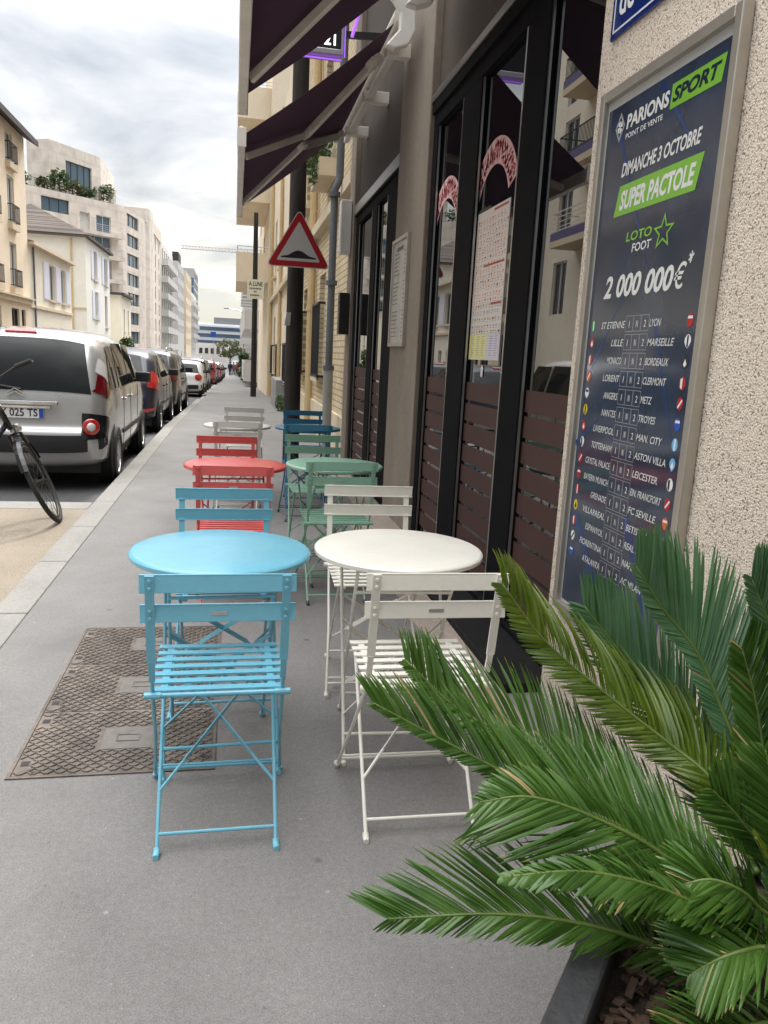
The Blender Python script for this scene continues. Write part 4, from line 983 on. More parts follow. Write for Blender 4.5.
b = MB(); b.box(1.112,1.119,21.65,22.98,gz(23)+.05,.58); b.box(1.112,1.119,23.02,24.35,gz(23)+.05,.58); b.build('door', 'grey_box', ub)
wt = thing('weed_tuft', 'small tuft of green weeds at the wall foot beyond the grey tables', 'weed', (1.15,20.4,gz(20.4)))
f = MB(); leaf_cloud(f, (1.18,20.4,gz(20.4)+.2), .14,.5,.22, 240, .05, hollow=0); f.build('leaves', 'shrub_leaf', wt)

# ================================================================== FOLDING CHAIRS AND TABLES
def make_chair(paintm, footm):
    """faces +Y, origin on the ground under the seat"""
    t = thing('folding_chair', '', 'chair')
    W = .194
    # backrest posts run down to the front feet
    for s in (-1, 1):
        x = s*(W-.022); b = MB()
        b.bar((x,-.2385,.806), (x,-.199,.560), .023, .006, up=(0,1,0))
        b.bar((x,-.199,.562), (x,-.181,.50), .016, .009, up=(0,1,0))
        b.tube([(x,-.184,.515),(x*1.005,-.168,.462),(x*1.06,.02,.235),(x*1.16,.195,.016)], .0055, 8)
        leg = b.build('leg', paintm, t, autosmooth=45)
        f = MB(); f.tube([(x*1.157,.190,.019),(x*1.16,.197,.008),(x*1.165,.219,.007)], [.0085,.0100,.0088], 8); f.build('foot_cap', footm, leg, autosmooth=50)
    for s in (-1, 1):
        x = s*(W-.032); b = MB()
        b.tube([(x,.165,.452),(x,.0,.265),(x,-.205,.016)], .0055, 8)
        leg = b.build('leg', paintm, t, autosmooth=45)
        f = MB(); f.tube([(x,-.199,.019),(x,-.207,.008),(x*1.01,-.229,.007)], [.0085,.0100,.0088], 8); f.build('foot_cap', footm, leg, autosmooth=50)
    xb = W-.032; xf = (W-.022)*1.10
    b = MB(); b.tube([(-xb,-.180,.046),(xb,-.180,.046)], .0052, 8); b.build('stretcher', paintm, t)
    b = MB(); b.tube([(-xf*1.03,.172,.046),(xf*1.03,.172,.046)], .005, 8); b.build('stretcher', paintm, t)
    b = MB(); b.tube([(-xf*1.02,.158,.064),(xf*1.02,.158,.064)], .0042, 8); b.build('stretcher', paintm, t)
    # crossed flat braces in the plane of the rear legs
    b = MB()
    for s in (-1, 1):
        p, q = V((s*xb,-.105,.138)), V((-s*xb*.92,.150,.43)); off = V((0,.004*s,.003*s))
        m1, m2 = p.lerp(q,.22), p.lerp(q,.82)
        b.tube([p+off, m1+off], .0045, 6); b.bar(m1+off, m2+off, .019, .003, up=(0,.75,.66)); b.tube([m2+off, q+off], .0045, 6)
    b.build('brace', paintm, t)
    # seat: two side rails and seven slats
    b = MB()
    for s in (-1, 1): b.bar((s*.145,-.175,.452),(s*.145,.175,.456),.020,.012)
    for k in range(7):
        y = -.150+k*.0515
        b.obox((0,y,.4635),(.180,0,0),(0,.0135,0),(0,0,.0012)); b.obox((0,y-.0128,.4605),(.180,0,0),(0,.0007,0),(0,0,.0018)); b.obox((0,y+.0128,.4605),(.180,0,0),(0,.0007,0),(0,0,.0018))
    b.tube([(-.19,-.176,.456),(.19,-.176,.456)], .0065, 10)
    for s in (-1,1): b.tube([(s*.150,-.176,.456),(s*.194,-.176,.456)], .0095, 10)
    b.build('seat', paintm, t, bevel=.001)
    b = MB()
    for z, y in ((.782,-.2295),(.699,-.2165)):
        b.obox((0,y,z),(W+.004,0,0),(0,.0022,-.0004),(0,.003,.0225)); 
        for e in (-1,1): b.obox((0,y+.0035,z+e*.0225),(W+.004,0,0),(0,.0035,0),(0,0,.002))
        for s in (-1,1):
            b.lathe([(.006,0),(.0045,.003)], 8, (s*(W-.022),y-.0105,z+.010), V((0,-1,0))); b.lathe([(.006,0),(.0045,.003)], 8, (s*(W-.022),y-.0105,z-.010), V((0,-1,0)))
    bk = b.build('backrest', paintm, t, bevel=.001)
    b = MB(); b.box(-.021,.021,-.2212,-.2188,.694,.703); b.build('name_plaque', 'plaque', bk)
    return t
def make_table(paintm, footm):
    t = thing('folding_table', '', 'table')
    R = .296; z = .717; lip = .022
    b = MB(); b.lathe([(R-.003,z-lip),(R,z-lip+.002),(R+.001,z-.008),(R-.002,z-.004),(R-.007,z-.001),(R-.012,z),(.15,z+.0005),(.001,z+.0005)], 72, capped=False)
    b.lathe([(R-.003,z-lip),(R-.005,z-.006),(.001,z-.005)], 72, capped=False)
    b.build('tabletop', paintm, t, autosmooth=35)
    for s, xw in ((1,.185),(-1,.165)):
        y0, y1 = s*.19, -s*.205
        for sx in (-1, 1):
            x = sx*xw; b = MB()
            b.tube([(x*.98,y0,.69),(x,y0*.97,.64),(x*1.0,y0*.62,.555),(x,y0*.50,.50),(x,0,.345),(x,y1*.98,.016)], .0058, 8)
            leg = b.build('leg', paintm, t, autosmooth=50)
            f = MB(); f.tube([(x,y1*.97,.02),(x,y1,.009),(x,y1-s*.020,.008)], [.0082,.0092,.008], 8); f.build('foot_cap', footm, leg, autosmooth=50)
        for yy, zz in ((y1*.80,.09),(y0*.85,.60)):
            b = MB(); b.tube([(-xw,yy,zz),(xw,yy,zz)], .0055, 8); b.build('stretcher', paintm, t)
        b = MB()
        for e in (-1,1):
            p, q = V((e*xw,y1*.62,.15)), V((-e*xw,y0*.25,.43)); off = V((0,.004*e,.003*e)); b.bar(p+off, q+off, .016, .003, up=(0,s*.7,.7))
        b.build('brace', paintm, t)
        b = MB(); b.bar((-xw,y0,.684),(xw,y0,.684),.02,.01); b.build('top_rail', paintm, t)
    return t
def place(t, x, y, rz, label, group):
    t.location = (x, y, gz(y)); t.rotation_euler = (0,0,rz); tag(t, label, t['category'], group); return t
sets = [  # colour, paint, foot, table (x,y,label), near chair, far chair
 ('paint_sky_blue','foot_rubber_blue',(-.037,2.55,.05,'sky blue round folding table nearest the camera, glossy top'),(-.035,2.165,.01,'sky blue slatted folding chair nearest the camera, its back turned to it'),(-.03,2.98,PI+.02,'sky blue folding chair on the far side of the blue table, facing the camera')),
 ('paint_ivory','foot_rubber_white',(.576,2.58,-.05,'ivory round folding table beside the brown window strips'),(.553,2.165,-.015,'ivory folding chair nearest the camera, its seat partly behind palm fronds'),(.588,3.11,PI-.03,'ivory folding chair on the far side of the ivory table, facing the camera')),
 ('paint_coral','foot_rubber_dark',(.012,4.56,.1,'coral red round folding table behind the blue set'),(.005,4.07,-.02,'coral red folding chair between the blue chair and the red table, facing away'),(-.045,4.98,PI,'coral red folding chair behind the red table, facing the camera')),
 ('paint_mint','foot_rubber_dark',(.607,4.66,.2,'mint green round folding table close to the stone pilaster'),(.57,4.31,.03,'mint green folding chair near side of the green table, facing away'),(.56,5.23,PI+.03,'mint green folding chair behind the green table, facing the camera')),
 ('paint_teal','foot_rubber_dark',(.66,7.02,0,'dark teal round folding table farthest on the right, by the wall'),(.59,6.46,0,'dark teal folding chair just behind the green set, facing away'),(.68,7.58,PI,'dark teal folding chair in front of the dark wooden pole, farthest on the right')),
 ('paint_pale_grey','foot_rubber_dark',(.03,7.03,.1,'pale grey round folding table farthest on the left behind the red set'),(.03,6.52,0,'pale grey folding chair just behind the red chair, facing away'),(.10,7.68,PI,'pale grey folding chair at the very back of the left row')),
]
for i, (pm, fm, tb, c1, c2) in enumerate(sets):
    ch = make_chair(pm, fm); place(ch, *c1, 'folding chairs at the pavement tables')
    c = copy_tree(ch); place(c, *c2, 'folding chairs at the pavement tables')
    place(make_table(pm, fm), *tb, 'round folding tables on the pavement')

# ================================================================== CARS
def crom(pts, n):
    out = []; P = [V((a,b)) for a,b in pts]; P = [2*P[0]-P[1]] + P + [2*P[-1]-P[-2]]
    seg = len(pts)-1
    for i in range(n+1):
        t = i/n*seg; k = min(int(t), seg-1); u = t-k; a,b,c,d = P[k:k+4]
        out.append(.5*((2*b)+(c-a)*u+(2*a-5*b+4*c-d)*u*u+(3*b-a-3*c+d)*u**3))
    return out
CAR = {}
class CarShape:
    def __init__(s, L, W, H, outline, belt, tumble=.20):
        s.L, s.W, s.H, s.belt, s.tb = L, W/2, H, belt, tumble
        s.out = crom(outline, 96) + [V((L*f+.4*(1-f), .20)) for f in (.7,.5,.3,.1,0)]
    def half(s, z, x):
        w = s.W
        if z > s.belt: w -= (z-s.belt)*s.tb + max(0, z-s.belt-.3)**2*.25
        if z < .5: w -= (.5-z)*.10
        e = abs(x-s.L/2)/(s.L/2); w *= 1-.10*e**5
        return w
    def spine(s, P): return V((min(max(P.x,.75), s.L-.85), .63))
    def S(s, P, v, side=1, off=0.0):
        Q = s.spine(P); dr = (Q-P); ln = dr.length; dr = dr/ln
        r = .10
        if v <= 1:
            w = s.half(P.y, P.x)-r
            p = P + dr*(.05*abs(v)**3 - off); return V((p.x, v*w*side, p.y))
        t = v-1; p = P + dr*(.05+t*(ln-.05)); f = min(1, t*ln/.13)
        w = s.half(p.y, p.x) - r*(1-math.sin(f*PI/2)) + off
        return V((p.x, w*side, p.y))
VS = [0,.25,.5,.7,.85,.95,1,1.015,1.03,1.06,1.1,1.18,1.3,1.5,1.75,2.0]
def make_car(name, shape, paintm, wheels=(.72,3.26), wr=.31, rear_glass=(.98,1.50), glass_half=.80, side_glass=None, lamps=None, trim='black_matt', plate=True, detail=True, roofm=None, roundlamp=None, strip=(.34,.50,.86)):
    t = thing(name, '', 'car'); sh = shape; Lh = sh.L
    b = MB(); N = len(sh.out); full = [-v for v in VS[:0:-1]] + VS
    for P in sh.out:
        for v in full: b.v.append(sh.S(P, abs(v), 1 if v >= 0 else -1))
    M = len(full)
    top = max(range(N), key=lambda i: sh.out[i].y)
    for i in range(N-1):
        for j in range(M-1): b.f.append([i*M+j, i*M+j+1, (i+1)*M+j+1, (i+1)*M+j]); b.m.append(0)
    b.build('body', paintm, t, autosmooth=38)
    b = MB(); b.box(.25, Lh-.25, -sh.W+.12, sh.W-.12, .17, .5); b.build('underbody', 'black_matt', t)
    rear = sh.out[:48]
    def rear_at(z):                                 # outline point on the tail at height z
        best = None
        for a, c in zip(rear, rear[1:]):
            if (a.y-z)*(c.y-z) <= 0 and abs(c.y-a.y) > 1e-6: return a.lerp(c, (z-a.y)/(c.y-a.y))
        return min(rear, key=lambda P: abs(P.y-z))
    front = sh.out[34:97]
    def front_at(z):
        for a, c in zip(front[::-1], front[::-1][1:]):
            if (a.y-z)*(c.y-z) <= 0 and abs(c.y-a.y) > 1e-6: return a.lerp(c, (z-a.y)/(c.y-a.y))
        return min(front, key=lambda P: abs(P.y-z))
    def patch(at, z0, z1, y0, y1, off=.006, nz=8, ny=8, slant=0.0, fn=None):
        q = MB()
        for i in range(nz+1):
            z = z0+(z1-z0)*i/nz; P = at(z); w = sh.half(z, P.x)-.10
            a, c = (y0, y1) if fn is None else fn((z-z0)/(z1-z0))
            for j in range(ny+1): 
                y = a+(c-a)*j/ny
                if abs(y) <= w: q.v.append(sh.S(P, abs(y)/w, 1 if y >= 0 else -1, off))
                else:
                    Q = sh.spine(P); lnn = (Q-P).length; q.v.append(sh.S(P, 1+(abs(y)-w)*1.25/lnn, 1 if y >= 0 else -1, off))
        for i in range(nz):
            for j in range(ny): q.f.append([i*(ny+1)+j, i*(ny+1)+j+1, (i+1)*(ny+1)+j+1, (i+1)*(ny+1)+j]); q.m.append(0)
        return q
    g0, g1 = rear_glass
    rg = patch(rear_at, g0, g1, -glass_half*sh.W, glass_half*sh.W, .008, 10, 14, fn=lambda f: (-(glass_half-.10*f)*sh.W, (glass_half-.10*f)*sh.W)).build('rear_window', 'car_glass', t, smooth=True)
    if detail:
        q = MB(); zb = g0+.02; pz = rear_at(zb+.03)
        q.tube([(pz.x-.03,-.05,zb-.01),(pz.x-.045,.18,zb+.03),(pz.x-.035,.52,zb+.045)], [.014,.010,.007], 6); q.build('wiper', 'black_matt', rg)
    # windscreen
    zt, zb = sh.H-.10, sh.belt+.10
    patch(front_at, zb, zt, -.72*sh.W, .72*sh.W, .006, 8, 10).build('windscreen', 'car_glass', t, smooth=True)
    # side glass from a list of panes: (x0b,x1b,x0t,x1t,zb,zt)
    for s in (-1, 1):
        for (x0b,x1b,x0t,x1t,z0,z1) in side_glass:
            q = MB(); n1, n2 = 6, 6
            for i in range(n1+1):
                f = i/n1; z = z0+(z1-z0)*f; xa, xb = x0b+(x0t-x0b)*f, x1b+(x1t-x1b)*f
                for j in range(n2+1): x = xa+(xb-xa)*j/n2; q.v.append(V((x, s*(sh.half(z,x)+.006), z)))
            for i in range(n1):
                for j in range(n2): q.f.append([i*(n2+1)+j, i*(n2+1)+j+1, (i+1)*(n2+1)+j+1, (i+1)*(n2+1)+j][::s]); q.m.append(0)
            q.build('side_window', 'car_glass', t, smooth=True)
        for wx in wheels:
            y = s*(sh.half(.35,wx)); c = V((wx, y-s*.09, wr))
            a = MB(); a.lathe([(wr+.05,-.006),(wr+.05,.008),(wr+.02,.010),(wr*.5,.006)], 28, (wx,y+s*.0,wr+.02), V((0,s,0))); a.build('wheel_arch', trim, t)
            ty = MB(); ty.lathe([(wr*.66,-.10),(wr*.93,-.10),(wr,-.075),(wr,.075),(wr*.94,.105),(wr*.70,.112),(wr*.66,.10)], 36, c+V((0,s*.02,0)), V((0,s,0)), capped=False)
            w = thing('w','','x') if False else ty.build('wheel', 'black_rubber', t, autosmooth=40)
            rm = MB(); cc = c+V((0,s*.02,0))
            rm.lathe([(wr*.68,.085),(wr*.68,.10),(wr*.62,.10),(wr*.60,.06),(wr*.1,.055)], 30, cc, V((0,s,0)))
            for k in range(7):
                an = 2*PI*k/7; d = V((math.cos(an),0,math.sin(an))); rm.bar(cc+d*.03+V((0,s*.092,0)), cc+d*wr*.64+V((0,s*.085,0)), .035, .014, up=(0,1,0))
            rm.lathe([(.055,.06),(.055,.10),(.03,.108)], 14, cc, V((0,s,0))); rm.build('rim', 'rim_alloy', w)
    # lamps
    for l in lamps or []:
        nm, m, z0, z1, ya, yb = l[:6]
        for s in (-1, 1): patch(rear_at, z0, z1, s*ya*sh.W, s*yb*sh.W, l[6] if len(l) > 6 else .014, 6, 6).build(nm, m, t, smooth=True)
    if roundlamp:
        for s in (-1, 1):
            z, y, r = roundlamp; P = rear_at(z); p = sh.S(P, min(1, y/(sh.half(z,P.x)-.1)), s, .0)
            q = MB(); q.lathe([(r,-.03),(r,.02),(r*.8,.03),(r*.75,.034),(.001,.04)], 18, p, V((-1,s*.25,0)), capped=False); q.build('tail_lamp', 'lamp_red', t, smooth=True)
    zbp = .36
    patch(rear_at, strip[0], strip[1], -strip[2]*sh.W, strip[2]*sh.W, .012, 4, 16).build('bumper_strip', trim, t, smooth=True)
    if plate:
        P = rear_at(.79 if plate is True else plate)
        z = P.y; q = MB(); q.obox((P.x-.022,0,z),(.006,0,0),(0,.26,0),(0,0,.055)); pl = q.build('number_plate', 'plate_white', t, bevel=.002)
        for s in (1, -1): q = MB(); q.obox((P.x-.0288,s*.238,z),(.0012,0,0),(0,.02,0),(0,0,.053)); q.build('plate_band', 'eu_blue', pl)
        CAR['plate'] = (pl, P.x-.0288, z)
    # mirrors, door lines, handles, front lamps, antenna
    for s in (-1, 1):
        x = Lh*.60; z = sh.belt+.06; y = s*(sh.half(z,x))
        q = MB(); q.obox((x,y+s*.11,z+.05),(.05,s*.012,0),(-.02,s*.085,0),(0,0,.062)); q.bar((x,y-s*.02,z),(x,y+s*.06,z+.03),.05,.03); q.build('mirror', trim, t, bevel=.028)
        for xd in (Lh*.36, Lh*.50):
            q = MB(); yy = s*(sh.half(.9,xd)); q.obox((xd-.12,yy+s*.012,sh.belt-.10),(.09,0,0),(0,.014,0),(0,0,.014))
            q.build('door_handle', 'black_matt' if paintm != 'car_silver' else 'car_silver', t, bevel=.004)
        q = MB()
        for xd in (Lh*.315, Lh*.475, Lh*.66):
            pts = [V((xd, s*(sh.half(z_,xd)+.0015), z_)) for z_ in (.30,.45,.6,.75,.9,sh.belt)]
            for a_, c_ in zip(pts, pts[1:]): q.bar(a_, c_, .008, .003, up=(0,1,0))
        q.build('door_gap', 'black_matt', t)
        q = MB(); pts = [V((x_, s*(sh.half(.5,x_)+.006), .52)) for x_ in [wheels[0]+.45+(wheels[1]-wheels[0]-.9)*i/6 for i in range(7)]]
        for a_, c_ in zip(pts, pts[1:]): q.bar(a_, c_, .05, .010, up=(0,1,0))
        q.build('rubbing_strip', trim, t)
        q = MB(); P = front_at(.72); 
        patch(front_at, .66, .80, s*.55*sh.W, s*.95*sh.W, .012, 4, 6).build('headlight', 'lamp_clear', t, smooth=True)
    if detail:
        q = MB(); q.tube([(.62,.25,sh.H-.02),(.38,.25,sh.H+.22)], [.010,.004], 6); q.build('aerial', 'black_matt', t)
        pr = rear_at(sh.H-.06)
        q = MB(); q.obox((pr.x+.005,0,sh.H-.055),(.03,0,.012),(0,.15,0),(0,0,.018)); q.build('high_brake_lamp', 'lamp_red', t, bevel=.006)
    return t
def park(t, xr, y, label, yaw=0.0, W=.86, cat='car'):
    """xr: x of the kerb-side flank, y: rear bumper; nose points up the street"""
    t.location = (xr-W, y, gz(y+2)-.118); t.rotation_euler = (math.atan(.021) if y > 14 else 0, 0, PI/2+yaw)
    if y > 14: t.rotation_euler = (0, math.atan(.021), PI/2+yaw)
    tag(t, label, cat, 'cars parked along the kerb'); return t
mpv = CarShape(4.08, 1.73, 1.62, [(.40,.20),(.10,.26),(.03,.36),(.0,.50),(.01,.60),(.06,.66),(.08,.80),(.10,.95),(.15,1.12),(.22,1.30),(.30,1.44),(.40,1.545),(.60,1.595),(1.0,1.625),(1.6,1.63),(2.1,1.60),(2.5,1.51),(2.9,1.33),(3.25,1.12),(3.6,1.0),(3.88,.86),(4.03,.68),(4.07,.48),(4.02,.30),(3.7,.20)], .98, .19)
sg_mpv = [(.42,.88,.62,.92,1.02,1.46),(.97,1.78,1.0,1.72,1.02,1.49),(1.86,2.62,1.80,2.30,1.02,1.48)]
c1 = make_car('parked_car', mpv, 'car_silver', side_glass=sg_mpv, rear_glass=(1.00,1.505), glass_half=.80, strip=(.40,.575,.97),
    lamps=[('tail_lamp','lamp_dark_red',1.03,1.24,.80,.975,.018),('reversing_lamp','lamp_clear',1.25,1.42,.785,.93,.018),('lamp_housing','black_gloss',.53,.80,.70,.985,.012)])
park(c1, -1.235, 8.02, 'silver people carrier parked nearest, with its big rear window and number plate in view', yaw=.012, W=.86)
pl, px_, pz_ = CAR['plate']
# rear details of the silver car
def cart(s, name, m, y, z, h, w, parent, x, **k):
    o = text_obj(s, name, m, (x, y, z), (0,-1,0), (0,0,1), h, parent, width=w, ext=.0006, **k); return o
def local_text(s, name, m, x, y, z, h, w, parent, **k):
    par = parent; sv = []
    p = par
    while p is not None: sv.append((p, p.location.copy())); p.location = (0,0,0); p = p.parent
    o = cart(s, name, m, y, z, h, w, parent, x, **k)
    for p, l in sv: p.location = l
    return o
def local_part(mb, name, m, parent, **k):
    p = parent; sv = []
    while p is not None: sv.append((p, p.location.copy())); p.location = (0,0,0); p = p.parent
    o = mb.build(name, m, parent, **k)
    for p, l in sv: p.location = l
    return o
local_text('DX 025 TS', 'registration', 'black_matt', px_, .205, pz_-.036, .072, .41, pl, bold=.02)
for s in (-1, 1):
    q = MB(); q.lathe([(.042,-.01),(.042,.016),(.03,.022),(.001,.026)], 16, (.035, s*.70, .665), V((-1,s*.3,0)), capped=False); local_part(q, 'fog_lamp', 'lamp_clear', c1, smooth=True)
    q = MB(); q.lathe([(.082,-.015),(.082,.004),(.07,.012),(.001,.014)], 20, (.042, s*.70, .665), V((-1,s*.3,0)), capped=False); local_part(q, 'lower_lamp', 'lamp_red', c1, smooth=True)
q = MB(); q.obox((.045,.0,.885),(.02,0,0),(0,.40,0),(0,0,.022)); q.obox((.05,0,.845),(.008,0,0),(0,.33,0),(0,0,.018)); local_part(q, 'handle_bar', 'chrome', c1, bevel=.008)
q = MB()
for z in (.955, .985):
    for s in (-1,1): q.bar((.075,0,z+.035),(.078,s*.075,z-.005),.006,.017,up=(1,0,0))
local_part(q, 'chevron_emblem', 'chrome', c1)
local_text('Picasso', 'model_script', 'chrome', .070, -.36, .945, .042, .20, c1, shear=.35)
# the navy hatchback with tall red lamps, the estate in front of it, and the rest of the row
hat = CarShape(3.95, 1.72, 1.48, [(.40,.20),(.10,.26),(.02,.38),(.0,.52),(.02,.64),(.07,.78),(.11,.92),(.22,1.08),(.36,1.25),(.50,1.38),(.75,1.45),(1.2,1.48),(1.7,1.475),(2.1,1.42),(2.5,1.26),(2.9,1.04),(3.3,.93),(3.65,.82),(3.88,.66),(3.94,.48),(3.88,.30),(3.6,.20)], .92, .24)
sg_h = [(.62,.98,.86,1.02,.98,1.26),(1.06,1.72,1.10,1.66,.97,1.36),(1.80,2.56,1.74,2.12,.96,1.35)]
c2 = make_car('parked_car', hat, 'car_navy', side_glass=sg_h, rear_glass=(.96,1.36), glass_half=.74, lamps=[('tail_lamp','lamp_red',.84,1.16,.80,1.02,.022),('reflector','lamp_red',.40,.46,.55,.9,.022)], plate=.56, wr=.30, wheels=(.68,3.15))
park(c2, -1.28, 13.55, 'dark navy hatchback with tall red tail lamps parked right in front of the silver car')
suv = CarShape(4.5, 1.82, 1.60, [(.40,.22),(.10,.28),(.02,.42),(.0,.58),(.04,.70),(.07,.86),(.10,1.0),(.20,1.18),(.34,1.38),(.48,1.50),(.8,1.57),(1.4,1.60),(2.0,1.59),(2.4,1.53),(2.8,1.36),(3.2,1.12),(3.7,1.02),(4.15,.90),(4.42,.72),(4.48,.52),(4.42,.32),(4.1,.22)], 1.0, .22)
sg_s = [(.60,1.15,.82,1.18,1.06,1.40),(1.23,2.0,1.26,1.94,1.05,1.46),(2.08,2.9,2.02,2.45,1.05,1.45)]
c3 = make_car('parked_car', suv, 'car_graphite', side_glass=sg_s, rear_glass=(1.04,1.46), lamps=[('tail_lamp','lamp_dark_red',.92,1.08,.62,1.0,.02)], plate=.80, wr=.34, wheels=(.85,3.5))
park(c3, -1.27, 18.3, 'dark graphite estate car with roof rails ahead of the navy hatchback', W=.91)
for s in (-1,1):
    q = MB(); q.tube([(.7,s*.60,1.56),(.8,s*.60,1.61),(2.2,s*.60,1.63),(2.4,s*.59,1.57)], .018, 6); local_part(q, 'roof_rail', 'alu', c3)
mini = CarShape(3.75, 1.70, 1.42, [(.35,.20),(.08,.26),(.01,.38),(.0,.52),(.03,.66),(.05,.82),(.10,.94),(.20,1.10),(.32,1.27),(.45,1.37),(.8,1.41),(1.4,1.42),(1.8,1.38),(2.1,1.24),(2.45,1.02),(2.9,.94),(3.35,.86),(3.65,.70),(3.74,.50),(3.68,.30),(3.4,.20)], .90, .16)
sg_m = [(.48,.95,.62,.98,.96,1.26),(1.02,1.95,1.04,1.75,.95,1.29)]
c4 = make_car('parked_car', mini, 'car_white', side_glass=sg_m, rear_glass=(.96,1.28), plate=.62, wr=.30, wheels=(.6,3.05), roundlamp=(.80,.66,.13), detail=False)
park(c4, -1.16, 30.2, 'small white car with round red tail lamps beyond the driveway gap', W=.85)
def clone(src, paintm, xr, y, label, W=.86):
    c = copy_tree(src)
    for ch in c.children:
        if ch.name.startswith('body'): ch.data = ch.data.copy(); ch.data.materials[0] = MATS[paintm]
    return park(c, xr, y, label, W=W)
clone(c3, 'car_black', -1.15, 35.0, 'black estate car parked in front of the small white car', .91)
clone(c1, 'car_white', -1.3, 40.6, 'white people carrier whose pale roof shows above the small white car')
clone(c3, 'car_red', -1.05, 46.2, 'dark red tall car beyond the white people carrier', .91)
clone(c2, 'car_black', -1.0, 52, 'black hatchback beyond the dark red car')
clone(c2, 'car_red', -.95, 57.5, 'red hatchback far down the parked row')
clone(c3, 'car_grey', -1.0, 63, 'grey estate car far down the parked row', .91)
clone(c2, 'car_white', -1.0, 69, 'white hatchback far down the parked row')
clone(c3, 'car_black', -1.0, 75, 'black estate car last but one in the parked row', .91)
clone(c2, 'car_grey', -1.0, 81, 'grey hatchback last in the parked row')

# ================================================================== BICYCLE
bk = thing('bicycle', 'black city bicycle leaning on its stand on the gravel, front wheel turned', 'bicycle', (-1.31,6.17,0))
Pc = V((-1.31,6.17,.004)); U = V((-.40,.0,.9165)); F = V((-.10,1,0)); F = (F-U*F.dot(U)).normalized(); Wd = F.cross(U).normalized()
Rw = .335
def wheel(cn, ax, nm='wheel'):
    q = MB(); q.ring(cn, ax, Rw-.018, .019, 44, 8); w = q.build(nm, 'black_rubber', bk, smooth=True)
    q = MB(); q.ring(cn, ax, Rw-.045, .011, 44, 6); q.build('rim', 'dark_metal', w, smooth=True)
    d, a, b_ = frame_of(V(ax)); q = MB()
    for k in range(28):
        t_ = 2*PI*k/28; e = a*math.cos(t_)+b_*math.sin(t_); q.tube([V(cn)+d*(.03 if k%2 else -.03)+a*math.cos(t_+.4)*.018+b_*math.sin(t_+.4)*.018, V(cn)+e*(Rw-.05)], .0016, 4)
    q.tube([V(cn)-d*.06, V(cn)+d*.06], .018, 8); q.build('spokes', 'dark_metal', w); return w
A = Pc+U*Rw; w1_ = wheel(A, Wd)
crown = A + U*.40 - F*.075; head = A + U*.66 - F*.15; stem = A+U*.78-F*.175
q = MB()
for s in (-1,1): q.tube([A+Wd*s*.052, A+U*.2+Wd*s*.052-F*.025, crown+Wd*s*.045, crown], .012, 8)
fk = q.build('fork', 'black_gloss', bk, smooth=True)
q = MB()
for a0_ in range(16):
    t0, t1 = math.radians(20+a0_*8.4), math.radians(20+(a0_+1)*8.4)
    e0, e1 = -F*math.cos(t0)+U*math.sin(t0), -F*math.cos(t1)+U*math.sin(t1)
    q.add([A+e0*(Rw+.025)-Wd*.028, A+e0*(Rw+.025)+Wd*.028, A+e1*(Rw+.025)+Wd*.028, A+e1*(Rw+.025)-Wd*.028, A+e0*(Rw+.028)-Wd*.024, A+e0*(Rw+.034), A+e1*(Rw+.034)], [(0,1,2,3),(0,5,6,3),(5,1,2,6)])
q.build('mudguard', 'black_gloss', fk)
q = MB(); q.tube([A+U*.43+F*.02, A+U*.43+F*.09], [.035,.042], 12); q.tube([A+U*.43+F*.09, A+U*.43+F*.095], [.04,.03], 12); q.build('headlamp', 'steel', fk)
q = MB()
for s in (-1,1): q.tube([A+U*.40+Wd*s*.04-F*.03, A+U*.30+Wd*s*.042+F*.02], .010, 6)
q.build('brake', 'steel', fk)
hb = MB()
hb.tube([head, stem], .014, 8); hb.tube([stem-Wd*.29+U*.05-F*.16, stem-Wd*.25+U*.05-F*.06, stem-Wd*.10+U*.02+F*.02, stem, stem+Wd*.10+U*.02+F*.02, stem+Wd*.25+U*.05-F*.02, stem+Wd*.31+U*.05+F*.0], .011, 8)
h_ = hb.build('handlebar', 'black_matt', bk, smooth=True)
for s in (-1,1):
    q = MB(); a0_ = stem+Wd*s*.24+U*.05-F*.03; q.tube([a0_, a0_+Wd*s*.12-F*.02], .017, 8); q.build('grip', 'black_rubber', h_)
    q = MB(); q.tube([a0_+F*.02, a0_+Wd*s*.03+F*.06, a0_+Wd*s*.12+F*.05], .006, 6); q.build('brake_lever', 'steel', h_)
q = MB(); q.tube([stem+Wd*.2+U*.06, stem+Wd*.1+F*.12+U*.06, head+F*.05, A+U*.38+F*.03], .0035, 5); q.build('brake_cable', 'black_matt', h_)
Hd = V((.75,.66,0)).normalized(); back = V((-.75,-.66,0)).normalized()
Ub = V((-.36,.10,.92)).normalized()
Rc = Pc + back*1.10 + V((0,0,0)); RA = Rc+Ub*Rw
wheel(RA, back.cross(Ub))
BBk = Rc + V((.75,.66,0)).normalized()*.46 + Ub*.27; seat_t = BBk + Ub*.58 - Hd*.18
fr = MB(); fr.tube([head-U*.02, head-U*.22+F*.05], .022, 10); fr.tube([head-U*.17+F*.04, BBk+Ub*.03], .021, 10); fr.tube([head-U*.05, BBk+Ub*.28-Hd*.09], .016, 10); fr.tube([BBk, seat_t], .016, 8)
for s in (-1,1):
    sd_ = Hd.cross(Ub)*.05*s; fr.tube([BBk+sd_*.5, RA+sd_*1.2], .010, 6); fr.tube([seat_t-Ub*.12+sd_*.3, RA+sd_*1.2], .009, 6)
fr.build('frame', 'black_gloss', bk, smooth=True)
q = MB(); c_ = seat_t+Ub*.16; q.tube([seat_t, c_], .012, 8); q.build('seat_post', 'steel', bk)
q = MB(); q.tube([c_-Hd*.13, c_-Hd*.05, c_+Hd*.05, c_+Hd*.15], [.07,.075,.035,.02], 10); q.build('saddle', 'black_matt', bk, smooth=True)
